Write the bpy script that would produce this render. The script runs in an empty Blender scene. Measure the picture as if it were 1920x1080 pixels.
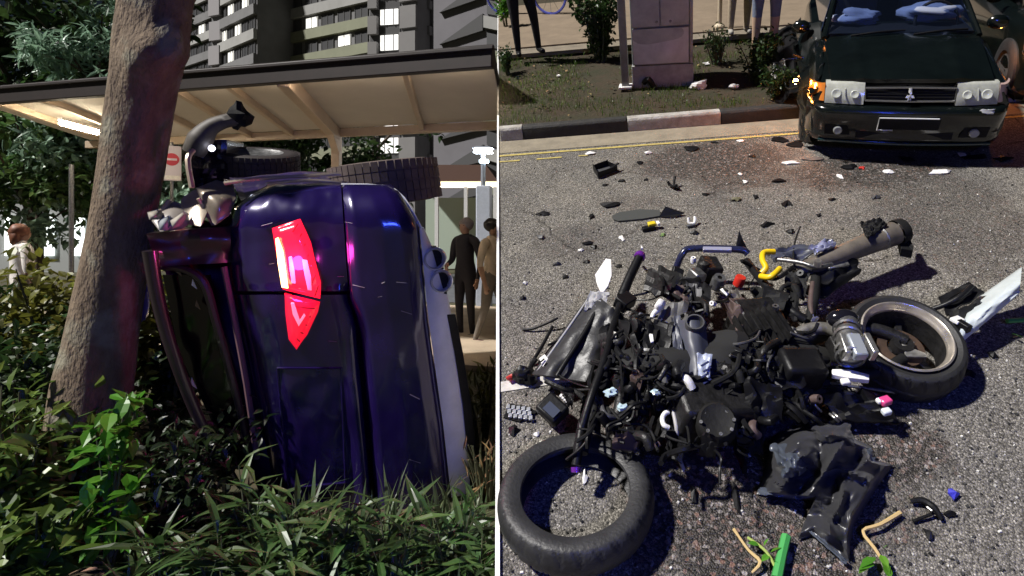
import bpy, bmesh, math, random
from mathutils import Vector, Matrix, noise
from mathutils.geometry import tessellate_polygon
SC = bpy.context.scene
COL = SC.collection
PI = math.pi
rnd = random.Random(7)
V = Vector

# ---------------------------------------------------------------- camera
EYE = V((0, 0, 1.55))
F = 1100.0
PU, PV = 1100.0, 430.0           # where the level optical axis meets the 1920x1080 frame
cam_d = bpy.data.cameras.new('camera')
cam = bpy.data.objects.new('camera', cam_d)
COL.objects.link(cam)
cam.location = EYE
cam.rotation_euler = (PI / 2, 0, 0)
cam_d.sensor_width = 36.0
cam_d.lens = 36.0 * F / 1920.0
cam_d.shift_x = (960.0 - PU) / 1920.0
cam_d.shift_y = -(540.0 - PV) / 1920.0
cam_d.clip_end = 2000
cam_d.clip_start = 0.05
SC.camera = cam

# ---------------------------------------------------------------- world, sun, exposure
LDIR = V((-0.60, -0.28, 0.74)).normalized()      # towards the light
elev = math.asin(LDIR.z)
azim = math.atan2(LDIR.x, LDIR.y)
world = bpy.data.worlds.new('World')
SC.world = world
world.use_nodes = True
nt = world.node_tree
nt.nodes.clear()
sky_n = nt.nodes.new('ShaderNodeTexSky')
sky_n.sky_type = 'NISHITA'
sky_n.sun_disc = False
sky_n.sun_elevation = elev
sky_n.sun_rotation = azim
bg = nt.nodes.new('ShaderNodeBackground')
bg.inputs['Strength'].default_value = 0.0017
wo = nt.nodes.new('ShaderNodeOutputWorld')
nt.links.new(sky_n.outputs[0], bg.inputs[0])
nt.links.new(bg.outputs[0], wo.inputs[0])
sun_d = bpy.data.lights.new('sun', 'SUN')
sun_d.energy = 2.6
sun_d.angle = math.radians(3.0)
sun_d.color = (1.0, 0.965, 0.92)
sun = bpy.data.objects.new('sun', sun_d)
COL.objects.link(sun)
sun.rotation_euler = (-LDIR).to_track_quat('-Z', 'Y').to_euler()
sun.location = (-6, -4, 8)
SC.view_settings.view_transform = 'Standard'
SC.view_settings.look = 'None'
SC.view_settings.gamma = 1.0
SC.view_settings.use_curve_mapping = False
SC.view_settings.exposure = 1.3
SC.render.engine = 'CYCLES'
SC.cycles.use_denoising = True
SC.cycles.max_bounces = 6
SC.cycles.transparent_max_bounces = 8

# ---------------------------------------------------------------- rays and frames
def ray(u, v):
    return V(((u - PU) / F, 1.0, -(v - PV) / F))
def P(u, v, depth):
    return EYE + ray(u, v) * depth
def G(u, depth, z=0.0):                      # a point on the level ground, in the direction of column u
    return V(((u - PU) / F * depth, depth, z))
# the sloping road: a plane that rises away from the camera
SN = V((-190.0, -1100.0, 1905.0)).normalized()   # its upward normal
SH = 2.0                                        # camera's distance to it
def S(u, v, h=0.0):
    r = ray(u, v)
    return EYE + r * ((SH - h) / (-(SN.dot(r))))
SR = V((1, 0, 0)); SR = (SR - SN * SR.dot(SN)).normalized()
SU = SN.cross(SR).normalized()
SO = EYE - SN * SH
def sl(p):                                   # world -> slope coordinates (right, up-slope, height)
    d = p - SO
    return V((d.dot(SR), d.dot(SU), d.dot(SN)))
def sw(r, u, h=0.0):                         # slope coordinates -> world
    return SO + SR * r + SU * u + SN * h
SM = Matrix(((SR.x, SU.x, SN.x), (SR.y, SU.y, SN.y), (SR.z, SU.z, SN.z)))

# ---------------------------------------------------------------- materials
MATS = {}
def mat(name, col, rough=0.6, metal=0.0, var=0.0, scale=20.0, bump=0.0, bscale=60.0, coat=0.0, emit=None, es=0.0, col2=None,
        spec=0.5, trans=0.0, island=0.0, sheen=0.0, rvar=0.0, coat_rough=0.05):
    if name in MATS: return MATS[name]
    m = bpy.data.materials.new(name)
    m.use_nodes = True
    t = m.node_tree
    b = t.nodes['Principled BSDF']
    c = tuple(col) + (1,)
    b.inputs['Base Color'].default_value = c
    b.inputs['Roughness'].default_value = rough
    b.inputs['Metallic'].default_value = metal
    b.inputs['Specular IOR Level'].default_value = spec
    if coat:
        b.inputs['Coat Weight'].default_value = coat
        b.inputs['Coat Roughness'].default_value = coat_rough
    if trans:
        b.inputs['Transmission Weight'].default_value = trans
    if sheen:
        b.inputs['Sheen Weight'].default_value = sheen
    tc = t.nodes.new('ShaderNodeTexCoord')
    last = None
    if var or col2:
        n = t.nodes.new('ShaderNodeTexNoise')
        n.inputs['Scale'].default_value = scale
        n.inputs['Detail'].default_value = 6
        n.inputs['Roughness'].default_value = 0.65
        t.links.new(tc.outputs['Object'], n.inputs['Vector'])
        rp = t.nodes.new('ShaderNodeValToRGB')
        rp.color_ramp.elements[0].position = 0.32
        rp.color_ramp.elements[1].position = 0.68
        if col2:
            rp.color_ramp.elements[0].color = tuple(col2) + (1,)
            rp.color_ramp.elements[1].color = c
        else:
            rp.color_ramp.elements[0].color = tuple(x * (1 - var) for x in col) + (1,)
            rp.color_ramp.elements[1].color = tuple(min(1, x * (1 + var)) for x in col) + (1,)
        t.links.new(n.outputs['Fac'], rp.inputs['Fac'])
        last = rp.outputs['Color']
        if rvar:
            mr = t.nodes.new('ShaderNodeMapRange')
            mr.inputs['To Min'].default_value = max(0.02, rough - rvar)
            mr.inputs['To Max'].default_value = min(1, rough + rvar)
            t.links.new(n.outputs['Fac'], mr.inputs['Value'])
            t.links.new(mr.outputs[0], b.inputs['Roughness'])
    if island:
        g = t.nodes.new('ShaderNodeNewGeometry')
        oi = t.nodes.new('ShaderNodeObjectInfo')
        ad = t.nodes.new('ShaderNodeMath'); ad.operation = 'ADD'
        t.links.new(g.outputs['Random Per Island'], ad.inputs[0])
        t.links.new(oi.outputs['Random'], ad.inputs[1])
        fr = t.nodes.new('ShaderNodeMath'); fr.operation = 'FRACT'
        t.links.new(ad.outputs[0], fr.inputs[0])
        mr = t.nodes.new('ShaderNodeMapRange')
        mr.inputs['To Min'].default_value = 1 - island
        mr.inputs['To Max'].default_value = 1 + island
        t.links.new(fr.outputs[0], mr.inputs['Value'])
        hs = t.nodes.new('ShaderNodeHueSaturation')
        hs.inputs['Color'].default_value = c
        if last: t.links.new(last, hs.inputs['Color'])
        t.links.new(mr.outputs[0], hs.inputs['Value'])
        hm = t.nodes.new('ShaderNodeMapRange')
        hm.inputs['To Min'].default_value = 0.5 + 0.045 * island
        hm.inputs['To Max'].default_value = 0.5 - 0.045 * island
        m2 = t.nodes.new('ShaderNodeMath'); m2.operation = 'MULTIPLY'; m2.inputs[1].default_value = 7.31
        f2 = t.nodes.new('ShaderNodeMath'); f2.operation = 'FRACT'
        t.links.new(fr.outputs[0], m2.inputs[0]); t.links.new(m2.outputs[0], f2.inputs[0])
        t.links.new(f2.outputs[0], hm.inputs['Value'])
        t.links.new(hm.outputs[0], hs.inputs['Hue'])
        last = hs.outputs['Color']
    if last: t.links.new(last, b.inputs['Base Color'])
    if bump:
        n2 = t.nodes.new('ShaderNodeTexNoise')
        n2.inputs['Scale'].default_value = bscale
        n2.inputs['Detail'].default_value = 5
        t.links.new(tc.outputs['Object'], n2.inputs['Vector'])
        bp = t.nodes.new('ShaderNodeBump')
        bp.inputs['Strength'].default_value = bump
        bp.inputs['Distance'].default_value = 0.02
        t.links.new(n2.outputs['Fac'], bp.inputs['Height'])
        t.links.new(bp.outputs[0], b.inputs['Normal'])
    if emit:
        b.inputs['Emission Color'].default_value = tuple(emit) + (1,)
        b.inputs['Emission Strength'].default_value = es
    MATS[name] = m
    return m

def leafmat(name, col, island=0.5, tr=0.35, rough=0.4):
    if name in MATS: return MATS[name]
    m = mat(name, col, rough=rough, island=island, var=0.25, scale=3.0)
    t = m.node_tree
    b = t.nodes['Principled BSDF']
    out = t.nodes['Material Output']
    tl = t.nodes.new('ShaderNodeBsdfTranslucent')
    src = b.inputs['Base Color'].links[0].from_socket
    t.links.new(src, tl.inputs['Color'])
    mx = t.nodes.new('ShaderNodeMixShader')
    mx.inputs[0].default_value = tr
    t.links.new(b.outputs[0], mx.inputs[1])
    t.links.new(tl.outputs[0], mx.inputs[2])
    t.links.new(mx.outputs[0], out.inputs['Surface'])
    return m

# ---------------------------------------------------------------- mesh builder (world coordinates)
class MB:
    def __init__(self):
        self.v = []; self.f = []
    def add(self, vs, fs):
        k = len(self.v)
        self.v += [V(p) for p in vs]
        self.f += [tuple(i + k for i in q) for q in fs]
        return self
    def box(self, c, half, ax=None, taper=1.0):
        ax = ax or (V((1, 0, 0)), V((0, 1, 0)), V((0, 0, 1)))
        c = V(c); vs = []
        for dz in (-1, 1):
            k = taper if dz > 0 else 1.0
            for dx, dy in ((-1, -1), (1, -1), (1, 1), (-1, 1)):
                vs.append(c + ax[0] * (dx * half[0] * k) + ax[1] * (dy * half[1] * k) + ax[2] * (dz * half[2]))
        return self.add(vs, [(0, 3, 2, 1), (4, 5, 6, 7), (0, 1, 5, 4), (1, 2, 6, 5), (2, 3, 7, 6), (3, 0, 4, 7)])
    def beam(self, a, b, w, h, up=V((0, 0, 1))):
        a = V(a); b = V(b); d = (b - a); L = d.length; d.normalize()
        s = d.cross(up).normalized(); t = s.cross(d).normalized()
        return self.box((a + b) / 2, (L / 2, w / 2, h / 2), (d, s, t))
    def tube(self, pts, r, seg=10, cap=True, smooth_n=0):
        pts = [V(p) for p in pts]
        if smooth_n: pts, r = spline(pts, r, smooth_n)
        n = len(pts)
        rs = r if isinstance(r, (list, tuple)) else [r] * n
        k0 = len(self.v); prev = None
        for i, p in enumerate(pts):
            d = (pts[min(i + 1, n - 1)] - pts[max(i - 1, 0)])
            if d.length < 1e-9: d = V((0, 0, 1))
            d.normalize()
            if prev is None:
                a = V((0, 0, 1)) if abs(d.z) < 0.9 else V((1, 0, 0))
                s = d.cross(a).normalized()
            else:
                s = (prev - d * prev.dot(d)).normalized()
            prev = s
            t = d.cross(s)
            for j in range(seg):
                a = 2 * PI * j / seg
                self.v.append(p + (s * math.cos(a) + t * math.sin(a)) * rs[i])
        for i in range(n - 1):
            for j in range(seg):
                a = k0 + i * seg + j; b = k0 + i * seg + (j + 1) % seg
                self.f.append((a, b, b + seg, a + seg))
        if cap:
            self.f.append(tuple(k0 + j for j in reversed(range(seg))))
            self.f.append(tuple(k0 + (n - 1) * seg + j for j in range(seg)))
        return self
    def lathe(self, c, axis, prof, seg=32, closed=False, xdir=None):
        c = V(c); axis = V(axis).normalized()
        a = xdir or (V((0, 0, 1)) if abs(axis.z) < 0.9 else V((1, 0, 0)))
        s = (V(a) - axis * V(a).dot(axis)).normalized(); t = axis.cross(s)
        k0 = len(self.v); n = len(prof)
        for (r, h) in prof:
            for j in range(seg):
                q = 2 * PI * j / seg
                self.v.append(c + axis * h + (s * math.cos(q) + t * math.sin(q)) * r)
        rng = n if closed else n - 1
        for i in range(rng):
            i2 = (i + 1) % n
            for j in range(seg):
                a1 = k0 + i * seg + j; b1 = k0 + i * seg + (j + 1) % seg
                a2 = k0 + i2 * seg + j; b2 = k0 + i2 * seg + (j + 1) % seg
                self.f.append((a1, b1, b2, a2))
        return self
    def prism(self, pts, off):                # polygon (world points) extruded by a vector
        pts = [V(p) for p in pts]; n = len(pts); off = V(off)
        k = len(self.v)
        self.v += pts + [p + off for p in pts]
        tr = tessellate_polygon([pts])
        for q in tr:
            self.f.append(tuple(k + i for i in q))
            self.f.append(tuple(k + n + i for i in reversed(q)))
        for i in range(n):
            j = (i + 1) % n
            self.f.append((k + i, k + j, k + n + j, k + n + i))
        return self
    def grid(self, fn, nu, nv, skirt=None):
        k = len(self.v)
        for j in range(nv + 1):
            for i in range(nu + 1):
                self.v.append(V(fn(i / nu, j / nv)))
        w = nu + 1
        for j in range(nv):
            for i in range(nu):
                a = k + j * w + i
                self.f.append((a, a + 1, a + w + 1, a + w))
        if skirt is not None:
            loop = [k + i for i in range(w)] + [k + j * w + nu for j in range(1, nv + 1)] + \
                   [k + nv * w + i for i in range(nu - 1, -1, -1)] + [k + j * w for j in range(nv - 1, 0, -1)]
            k2 = len(self.v)
            self.v += [self.v[i] + V(skirt) for i in loop]
            m = len(loop)
            for i in range(m):
                self.f.append((loop[i], k2 + i, k2 + (i + 1) % m, loop[(i + 1) % m]))
        return self
    def blob(self, c, half, ax=None, n1=10, n2=7, jit=0.0, seed=0.0):
        ax = ax or (V((1, 0, 0)), V((0, 1, 0)), V((0, 0, 1)))
        c = V(c); k = len(self.v)
        for j in range(n2 + 1):
            ph = PI * j / n2
            for i in range(n1):
                th = 2 * PI * i / n1
                d = V((math.sin(ph) * math.cos(th), math.sin(ph) * math.sin(th), math.cos(ph)))
                q = 1.0 + (jit * noise.noise(d * 1.7 + V((seed, seed * 1.3, 0))) * 2 if jit else 0)
                self.v.append(c + (ax[0] * d.x * half[0] + ax[1] * d.y * half[1] + ax[2] * d.z * half[2]) * q)
        for j in range(n2):
            for i in range(n1):
                a = k + j * n1 + i; b = k + j * n1 + (i + 1) % n1
                self.f.append((a, a + n1, b + n1, b))
        return self
    def mesh(self, origin=V((0, 0, 0)), rot=None):
        me = bpy.data.meshes.new('m')
        vs = [(p - origin) for p in self.v]
        if rot is not None:
            ri = rot.inverted(); vs = [ri @ p for p in vs]
        me.from_pydata([tuple(p) for p in vs], [], self.f)
        me.update()
        return me
    def build(self, name, m, parent=None, smooth=True, bevel=0.0, angle=40, recalc=True, origin=None, rot=None, **tags):
        if parent is not None:
            o0 = parent.matrix_basis.translation if parent.parent is None else parent.matrix_basis.translation + parent.parent.matrix_basis.translation
            me = self.mesh(o0)
            ob = bpy.data.objects.new(name, me); COL.objects.link(ob); ob.parent = parent
        else:
            if origin is None:
                n = len(self.v)
                cx = sum(p.x for p in self.v) / n; cy = sum(p.y for p in self.v) / n
                origin = V((cx, cy, min(p.z for p in self.v)))
            me = self.mesh(V(origin), rot)
            ob = bpy.data.objects.new(name, me); COL.objects.link(ob)
            ob.location = origin
            if rot is not None: ob.rotation_euler = rot.to_euler()
        me.name = name
        me.materials.append(m)
        if recalc:
            bm = bmesh.new(); bm.from_mesh(me)
            bmesh.ops.recalc_face_normals(bm, faces=bm.faces)
            bm.to_mesh(me); bm.free()
        if smooth:
            for p in me.polygons: p.use_smooth = True
            me.set_sharp_from_angle(angle=math.radians(angle))
        if bevel:
            md = ob.modifiers.new('bevel', 'BEVEL'); md.width = bevel; md.segments = 2; md.limit_method = 'ANGLE'
            md.angle_limit = math.radians(35)
        tag(ob, **tags)
        return ob

def spline(pts, r, n):
    out = []; ro = []
    m = len(pts)
    rs = r if isinstance(r, (list, tuple)) else [r] * m
    for i in range(m - 1):
        p0 = pts[max(i - 1, 0)]; p1 = pts[i]; p2 = pts[i + 1]; p3 = pts[min(i + 2, m - 1)]
        for k in range(n):
            t = k / n
            out.append(0.5 * ((2 * p1) + (p2 - p0) * t + (2 * p0 - 5 * p1 + 4 * p2 - p3) * t * t + (3 * p1 - p0 - 3 * p2 + p3) * t ** 3))
            ro.append(rs[i] * (1 - t) + rs[i + 1] * t)
    out.append(pts[-1]); ro.append(rs[-1])
    return out, ro

def tag(o, label=None, cat=None, group=None, kind=None):
    if label: o['label'] = label
    if cat: o['category'] = cat
    if group: o['group'] = group
    if kind: o['kind'] = kind
    return o
def thing(name, loc, label, cat, group=None):
    o = bpy.data.objects.new(name, None)
    COL.objects.link(o)
    o.location = loc
    o.empty_display_size = 0.1
    return tag(o, label, cat, group)
def lerp(a, b, t): return a + (b - a) * t
def poly(pts, x):                                # piecewise linear y(x)
    if x <= pts[0][0]: return pts[0][1]
    for (x0, y0), (x1, y1) in zip(pts, pts[1:]):
        if x <= x1: return lerp(y0, y1, (x - x0) / (x1 - x0))
    return pts[-1][1]
def sstep(a, b, x):
    t = max(0, min(1, (x - a) / (b - a))); return t * t * (3 - 2 * t)

# common materials
M_black = mat('black_plastic', (0.007, 0.007, 0.008), 0.42, var=0.3, scale=14, bump=0.08, spec=.22)
M_blackm = mat('black_matt', (0.010, 0.010, 0.010), 0.7, var=0.3, scale=12, bump=0.15, spec=.2)
M_rubber = mat('tyre_rubber', (0.018, 0.018, 0.019), 0.62, var=0.35, scale=9, bump=0.12, bscale=120)
M_alu = mat('bare_aluminium', (0.62, 0.61, 0.58), 0.34, metal=0.9, var=0.25, scale=30, bump=0.1, rvar=0.15)
M_steel = mat('dull_steel', (0.22, 0.22, 0.22), 0.42, metal=0.8, var=0.35, scale=40, bump=0.1, rvar=0.15)
M_chrome = mat('bright_chrome', (0.75, 0.75, 0.74), 0.22, metal=0.45, coat=.6)
M_grey = mat('grey_plastic', (0.06, 0.06, 0.063), 0.5, var=0.25, scale=15)
M_white = mat('white_plastic', (0.75, 0.74, 0.72), 0.5, var=0.12, scale=25)
M_conc = mat('weathered_concrete', (0.30, 0.28, 0.25), 0.9, var=0.22, scale=5, bump=0.3)
# ================================================================ LEVEL GROUND
def ground():
    m = mat('soil_and_turf', (0.035, 0.045, 0.016), 0.95, col2=(0.06, 0.04, 0.022), scale=1.6, bump=0.8, bscale=9)
    mb = MB()
    mb.grid(lambda s, t: V((lerp(-140, 60, s), lerp(-30, 260, t), 0.0)), 40, 60)
    mb.build('ground', m, origin=V((0, 0, 0)), kind='structure')
    # paved walk under the shelter, two tones of slab, laid a little above the soil
    mp = mat('tan_paving', (0.36, 0.29, 0.21), 0.9, var=0.18, scale=2.2, bump=0.25, bscale=30)
    mb = MB()
    a = V((-11, 8.9, 0)); b = V((1.5, 5.7, 0)); d = (b - a).normalized(); n = V((-d.y, d.x, 0))
    mb.prism([a + V((0, 0, 0.004)), b + V((0, 0, 0.004)), b + n * 4.6 + V((0, 0, 0.004)), a + n * 4.6 + V((0, 0, 0.004))], (0, 0, 0.06))
    mb.build('path', mp, kind='structure', smooth=False)
    mr = mat('far_tarmac', (0.07, 0.075, 0.085), 0.85, var=0.2, scale=3)
    mb = MB()
    a2 = a + n * 5.4; b2 = b + n * 5.4
    mb.prism([a2 + V((0, 0, .004)), b2 + V((0, 0, .004)), b2 + n * 7 + V((0, 0, .004)), a2 + n * 7 + V((0, 0, .004))], (0, 0, 0.01))
    mb.build('road', mr, kind='structure', smooth=False)
ground()

# ================================================================ COVERED WALKWAY
def shelter():
    m_fas = mat('brown_fascia', (0.016, 0.009, 0.008), 0.55, var=0.25, scale=6)
    m_soff = mat('cream_soffit', (0.50, 0.46, 0.40), 0.7, var=0.05, scale=2)
    m_beam = mat('beige_steel', (0.46, 0.36, 0.26), 0.5, var=0.08, scale=4)
    m_tube = mat('lit_tube', (1, 0.95, 0.85), 0.5, emit=(1.0, 0.86, 0.62), es=26)
    A = G(-60, 8.0, 0); B = G(925, 6.1, 0)
    d = (B - A); L = d.length; d.normalize(); n = V((-d.y, d.x, 0))
    root = thing('covered_walkway', A, 'brown edged covered walkway with cream soffit and beige steel frame behind the car', 'shelter')
    H = 3.22; W = 3.0
    def pt(s, w, z): return A + d * s + n * w + V((0, 0, z))
    up = V((0, 0, 1))
    # soffit panels, one for each bay half
    bay = L / 7.0
    n = V((-.204, .979, 0))
    raf = [-.2, .35, 1.18, 2.59, 3.40, 4.23, 5.10, 6.65, L]
    for s0, s1 in zip(raf, raf[1:]):
        s0 += .03; s1 -= .03
        e = .35 if s1 > 7 else 0
        MB().prism([pt(s0, 0.0, H + .15), pt(s1, 0.0, H + .15), pt(s1 + e, W - .1, H - .02), pt(s0, W - .1, H - .02)], up * .03).build('soffit_panel', m_soff, root, smooth=False)
    MB().prism([pt(-.3, -.06, H + .19), pt(L, -.06, H + .19), pt(L + .35, W + .05, H + .03), pt(-.3, W + .05, H + .03)], up * .05).build('roof_deck', m_fas, root, smooth=False)
    MB().beam(pt(-.3, -.06, H + .10), pt(L, -.06, H + .10), .10, .22).build('fascia', m_fas, root, bevel=.01)
    MB().beam(pt(-.3, -.125, H + .185), pt(L, -.125, H + .185), .05, .045).build('gutter', m_fas, root, bevel=.01)
    MB().beam(pt(-.3, W - .05, H - .09), pt(L + .35, W - .05, H - .09), .09, .13).build('edge_beam', m_beam, root, bevel=.006)
    for i, s in enumerate(raf[1:-1]):
        big = i == 5
        MB().beam(pt(s, .02, H + .11 if not big else H + .07), pt(s, W - .02, H - .07 if not big else H - .14), .07 if not big else .13, .10 if not big else .2).build('rafter', m_beam, root, bevel=.006)
        if big:
            MB().beam(pt(s, W - .1, 0.02), pt(s, W - .1, H - .12), .13, .13, up=V((0, 1, 0))).build('post', m_beam, root, bevel=.01)
            MB().prism([pt(s - .065, W - .05, H - .2), pt(s - .065, W - .05, H - .5), pt(s - .065, W - .7, H - .14)], d * .13).build('knee_brace', m_beam, root, bevel=.005)
    for (u, dd) in ((150, 8.55),):
        c = P(150, 240, 8.9)
        t = thing('tube_lamp', c, 'glowing tube lamp fixed under the cream walkway soffit', 'lamp')
        MB().tube([c - n * .42, c + n * .42], .038, 12).build('lit_tube', m_tube, t)
        MB().box(c + up * .058, (.05, .46, .02), (d, n, up)).build('housing', M_white, t, bevel=.004)
    # more tubes read off the evenly lit soffit, set unseen behind the fascia
    m_cove = mat('cove_tube', (1, 0.95, 0.85), 0.5, emit=(1.0, 0.82, 0.64), es=22)
    nd = ['first', 'second', 'third', 'fourth', 'fifth', 'sixth', 'seventh']
    for i in range(7):
        c = pt((i + .5) * bay, .068, H + .085)
        t = thing('tube_lamp', c, nd[i] + ' unseen tube lamp from the left behind the walkway fascia', 'lamp', 'tube lamps behind the fascia')
        MB().tube([c - d * .45, c + d * .45], .014, 8).build('lit_tube', m_cove, t)
        MB().box(c + up * .03 - n * .02, (.47, .012, .012), (d, n, up)).build('housing', M_white, t, bevel=.003)
shelter()

# ================================================================ HOUSING BLOCKS
def block(name, label, corner, direc, width, floors, z0, bays, band_cols, lit, depth=9.0, fh=2.8, wall_c=None):
    """A slab block: corner at its right end, facade running along direc; every floor has a parapet band and its windows."""
    d = V(direc).normalized(); n = V((-d.y, d.x, 0))
    if n.y < 0: n = -n
    up = V((0, 0, 1))
    root = thing(name, corner, label, 'building')
    mw = wall_c
    H = floors * fh + 1.0
    MB().prism([corner + n * .25, corner + d * width + n * .25, corner + d * width + n * depth, corner + n * depth], up * H).build('wall', mw, root, smooth=False)
    MB().prism([corner + n * -.1 + up * H, corner + d * (width + .2) - n * .1 + up * H, corner + d * (width + .2) + n * depth + up * H, corner + n * depth + up * H], up * .4).build('roof', mw, root, smooth=False)
    bw = width / bays
    m_gl = mat('dark_window_glass', (0.06, 0.061, 0.065), 0.4)
    m_lit = mat('lit_window', (0.8, 0.8, 0.75), 0.5, emit=(1.0, 0.97, 0.88), es=.5)
    m_frame = mat('window_frame_grey', (0.06, 0.06, 0.06), 0.6)
    wm = MB().box(V((0, 0, 0)), (bw * .36, .05, .62), (d, n, up)).mesh()
    fm = MB()
    for xx in (-.36, 0, .36):
        fm.box(d * (bw * xx) - n * .07, (.035, .03, .64), (d, n, up))
    for zz in (-.63, .63):
        fm.box(up * zz - n * .07, (bw * .38, .032, .035), (d, n, up))
    fm = fm.mesh()
    fm.materials.append(m_frame)
    wl = wm.copy(); wm.materials.append(m_gl); wl.materials.append(m_lit)
    for f in range(floors):
        z = z0 + f * fh
        bm = band_cols[f % len(band_cols)]
        MB().prism([corner - n * .18 + up * z, corner + d * width - n * .18 + up * z, corner + d * width + n * .22 + up * z, corner + n * .22 + up * z], up * 1.15).build('parapet_band', bm, root, smooth=False)
        for b in range(bays):
            c = d * ((b + .5) * bw) + up * (z + 1.15 + .80) + n * .22
            o = bpy.data.objects.new('window', wl if (f, b) in lit else wm)
            COL.objects.link(o); o.parent = root; o.location = c
            q = bpy.data.objects.new('frame', fm)
            COL.objects.link(q); q.parent = o
    return root

def blocks():
    bg_w = mat('block_wall_grey', (0.16, 0.16, 0.163), 0.85, var=0.12, scale=.6)
    bg_p = mat('block_band_pale', (0.30, 0.30, 0.29), 0.85, var=0.10, scale=.5)
    bg_g = mat('block_band_olive', (0.22, 0.23, 0.16), 0.85, var=0.10, scale=.5)
    bg_d = mat('block_wall_dark', (0.07, 0.07, 0.073), 0.85)
    bg_l = mat('block_wall_painted_lit', (0.20, 0.195, 0.195), 0.85, var=0.06, scale=.5)  # pale paint stands in for light on the stair columns
    bg_m = mat('block_wall_mauve', (0.15, 0.145, 0.16), 0.85, var=0.08, scale=.4)
    up = V((0, 0, 1))
    c = G(692, 64.0, 0)
    block('apartment_block', 'long pale apartment block with olive and grey balcony bands above the walkway roof', c, (-2.07, 1, 0), 13.2, 13, 1.2, 5,
          [bg_g, bg_p, bg_p, bg_g], {(10, 4), (7, 1), (8, 3), (9, 0)}, wall_c=bg_w)
    c = G(478, 66.0, 0)
    block('apartment_block', 'receding grey apartment block with scattered lit windows seen right of the trunk', c, (-1.35, 1, 0), 9.5, 13, .6, 5,
          [bg_p, bg_w], {(9, 1), (8, 2), (10, 0), (7, 3), (9, 3), (11, 2), (8, 4)}, wall_c=bg_w)
    c = G(398, 82.0, 0)
    block('apartment_block', 'farthest apartment block showing only between the trunk and the pale stair tower', c, (-1.5, 1, 0), 12, 15, .3, 5,
          [bg_p, bg_w], {(12, 0), (10, 1)}, wall_c=bg_d)
    # stair tower with lit landings
    def tower(label, u0, u1, z, floors, mats, fh, kind):
        a = G(u0, z); b = G(u1, z - .6)
        d = (b - a).normalized(); n = V((-d.y, d.x, 0)); w = (b - a).length
        root = thing('stair_tower', a, label, 'building')
        MB().prism([a, b, b + n * 5, a + n * 5], up * (floors * fh + 1)).build('wall', mats[0], root, smooth=False)
        for f in range(floors):
            zz = f * fh + .4
            kind(root, a, b, d, n, w, zz, mats, f)
    def k_lit(root, a, b, d, n, w, zz, mats, f):
        MB().prism([a - n * .05 + d * (w * .36) + up * (zz + 1.05), a - n * .05 + d * (w * .95) + up * (zz + 1.05), a - n * .05 + d * (w * .95) + up * (zz + 2.65), a - n * .05 + d * (w * .36) + up * (zz + 2.65)], -n * .05).build('lit_window', mats[2], root, smooth=False)
        MB().prism([a - n * .03 + up * zz, a - n * .03 + d * (w * .30) + up * zz, a - n * .03 + d * (w * .30) + up * (zz + 1.9), a - n * .03 + up * (zz + 1.9)], -n * .5).build('landing_wall', mats[1], root, smooth=False)
        for k in range(2):
            MB().beam(a - n * .14 + d * (w * (.36 + .295 * (k + .5))) + up * (zz + 1.05), a - n * .14 + d * (w * (.36 + .295 * (k + .5))) + up * (zz + 2.65), .07, .07, up=n).build('mullion', mats[0], root, smooth=False)
    lit = mat('lit_landing', (.8, .8, .8), .6, emit=(1.0, 0.98, 0.92), es=.55)
    tower('dark stair tower with a column of bright lit windows', 694, 750, 62.5, 13, (bg_d, bg_l, lit), 2.72, k_lit)
    def k_pale(root, a, b, d, n, w, zz, mats, f):
        MB().prism([a - n * .02 + up * (zz + .15), b - n * .02 + up * (zz + .15), b - n * .02 + up * (zz + 2.45), a - n * .02 + up * (zz + 2.45)], -n * (.35 + .1 * (f % 2))).build('landing_wall', mats[1], root, smooth=False)
    tower('narrow pale tower of stacked blank panels right of the lit windows', 753, 783, 61, 13, (bg_w, bg_l), 2.72, k_pale)
    def k_dark(root, a, b, d, n, w, zz, mats, f):
        MB().prism([a - n * .02 + up * zz, b - n * .02 + up * zz, b - n * .02 + up * (zz + .9), a - n * .02 + up * (zz + .9)], -n * .5).build('parapet_band', mats[1], root, smooth=False)
    tower('dark recessed stair tower in the gap beside the mauve gable', 786, 811, 63, 13, (bg_d, bg_w), 2.72, k_dark)
    def k_hatch(root, a, b, d, n, w, zz, mats, f):
        MB().beam(a - n * .1 + up * zz + d * .1, a - n * .1 + up * (zz + 2.3) + d * (w * .44), .3, .25, up=n).build('slanting_flight', mats[1], root, smooth=False)
        MB().beam(a - n * .1 + up * zz + d * (w * .56), a - n * .1 + up * (zz + 2.3) + d * (w * .98), .3, .25, up=n).build('slanting_flight', mats[1], root, smooth=False)
        if f % 1 == 0:
            MB().box(a - n * .25 + d * (w * .5) + up * (zz + 1.3), (.16, .1, .9), (d, n, up)).build('lit_strip', mats[2], root, smooth=False)
    strip = mat('landing_glow', (.7, .7, .68), .6, emit=(1, .97, .9), es=.22)
    tower('dark stair tower with slanting flights and a pale lit strip', 481, 540, 70.5, 15, (bg_d, bg_p, strip), 2.72, k_hatch)
    # pale tower at the far left block
    tower('slim pale tower between the two grey blocks', 397, 417, 72, 14, (bg_w, mat('tower_panel', (.28, .27, .28), .8)), 3.0, k_pale)
    # gable block at the right with its triangular shadows built as dark wedges
    a = G(813, 56); b = G(1120, 50)
    d = (b - a).normalized(); n = V((-d.y, d.x, 0))
    root = thing('gable_block', a, 'mauve grey gable block with triangular shadows built as dark wedges above the walkway', 'building')
    MB().prism([a, b, b + n * 10, a + n * 10], up * 34).build('wall', bg_m, root, smooth=False)
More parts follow.
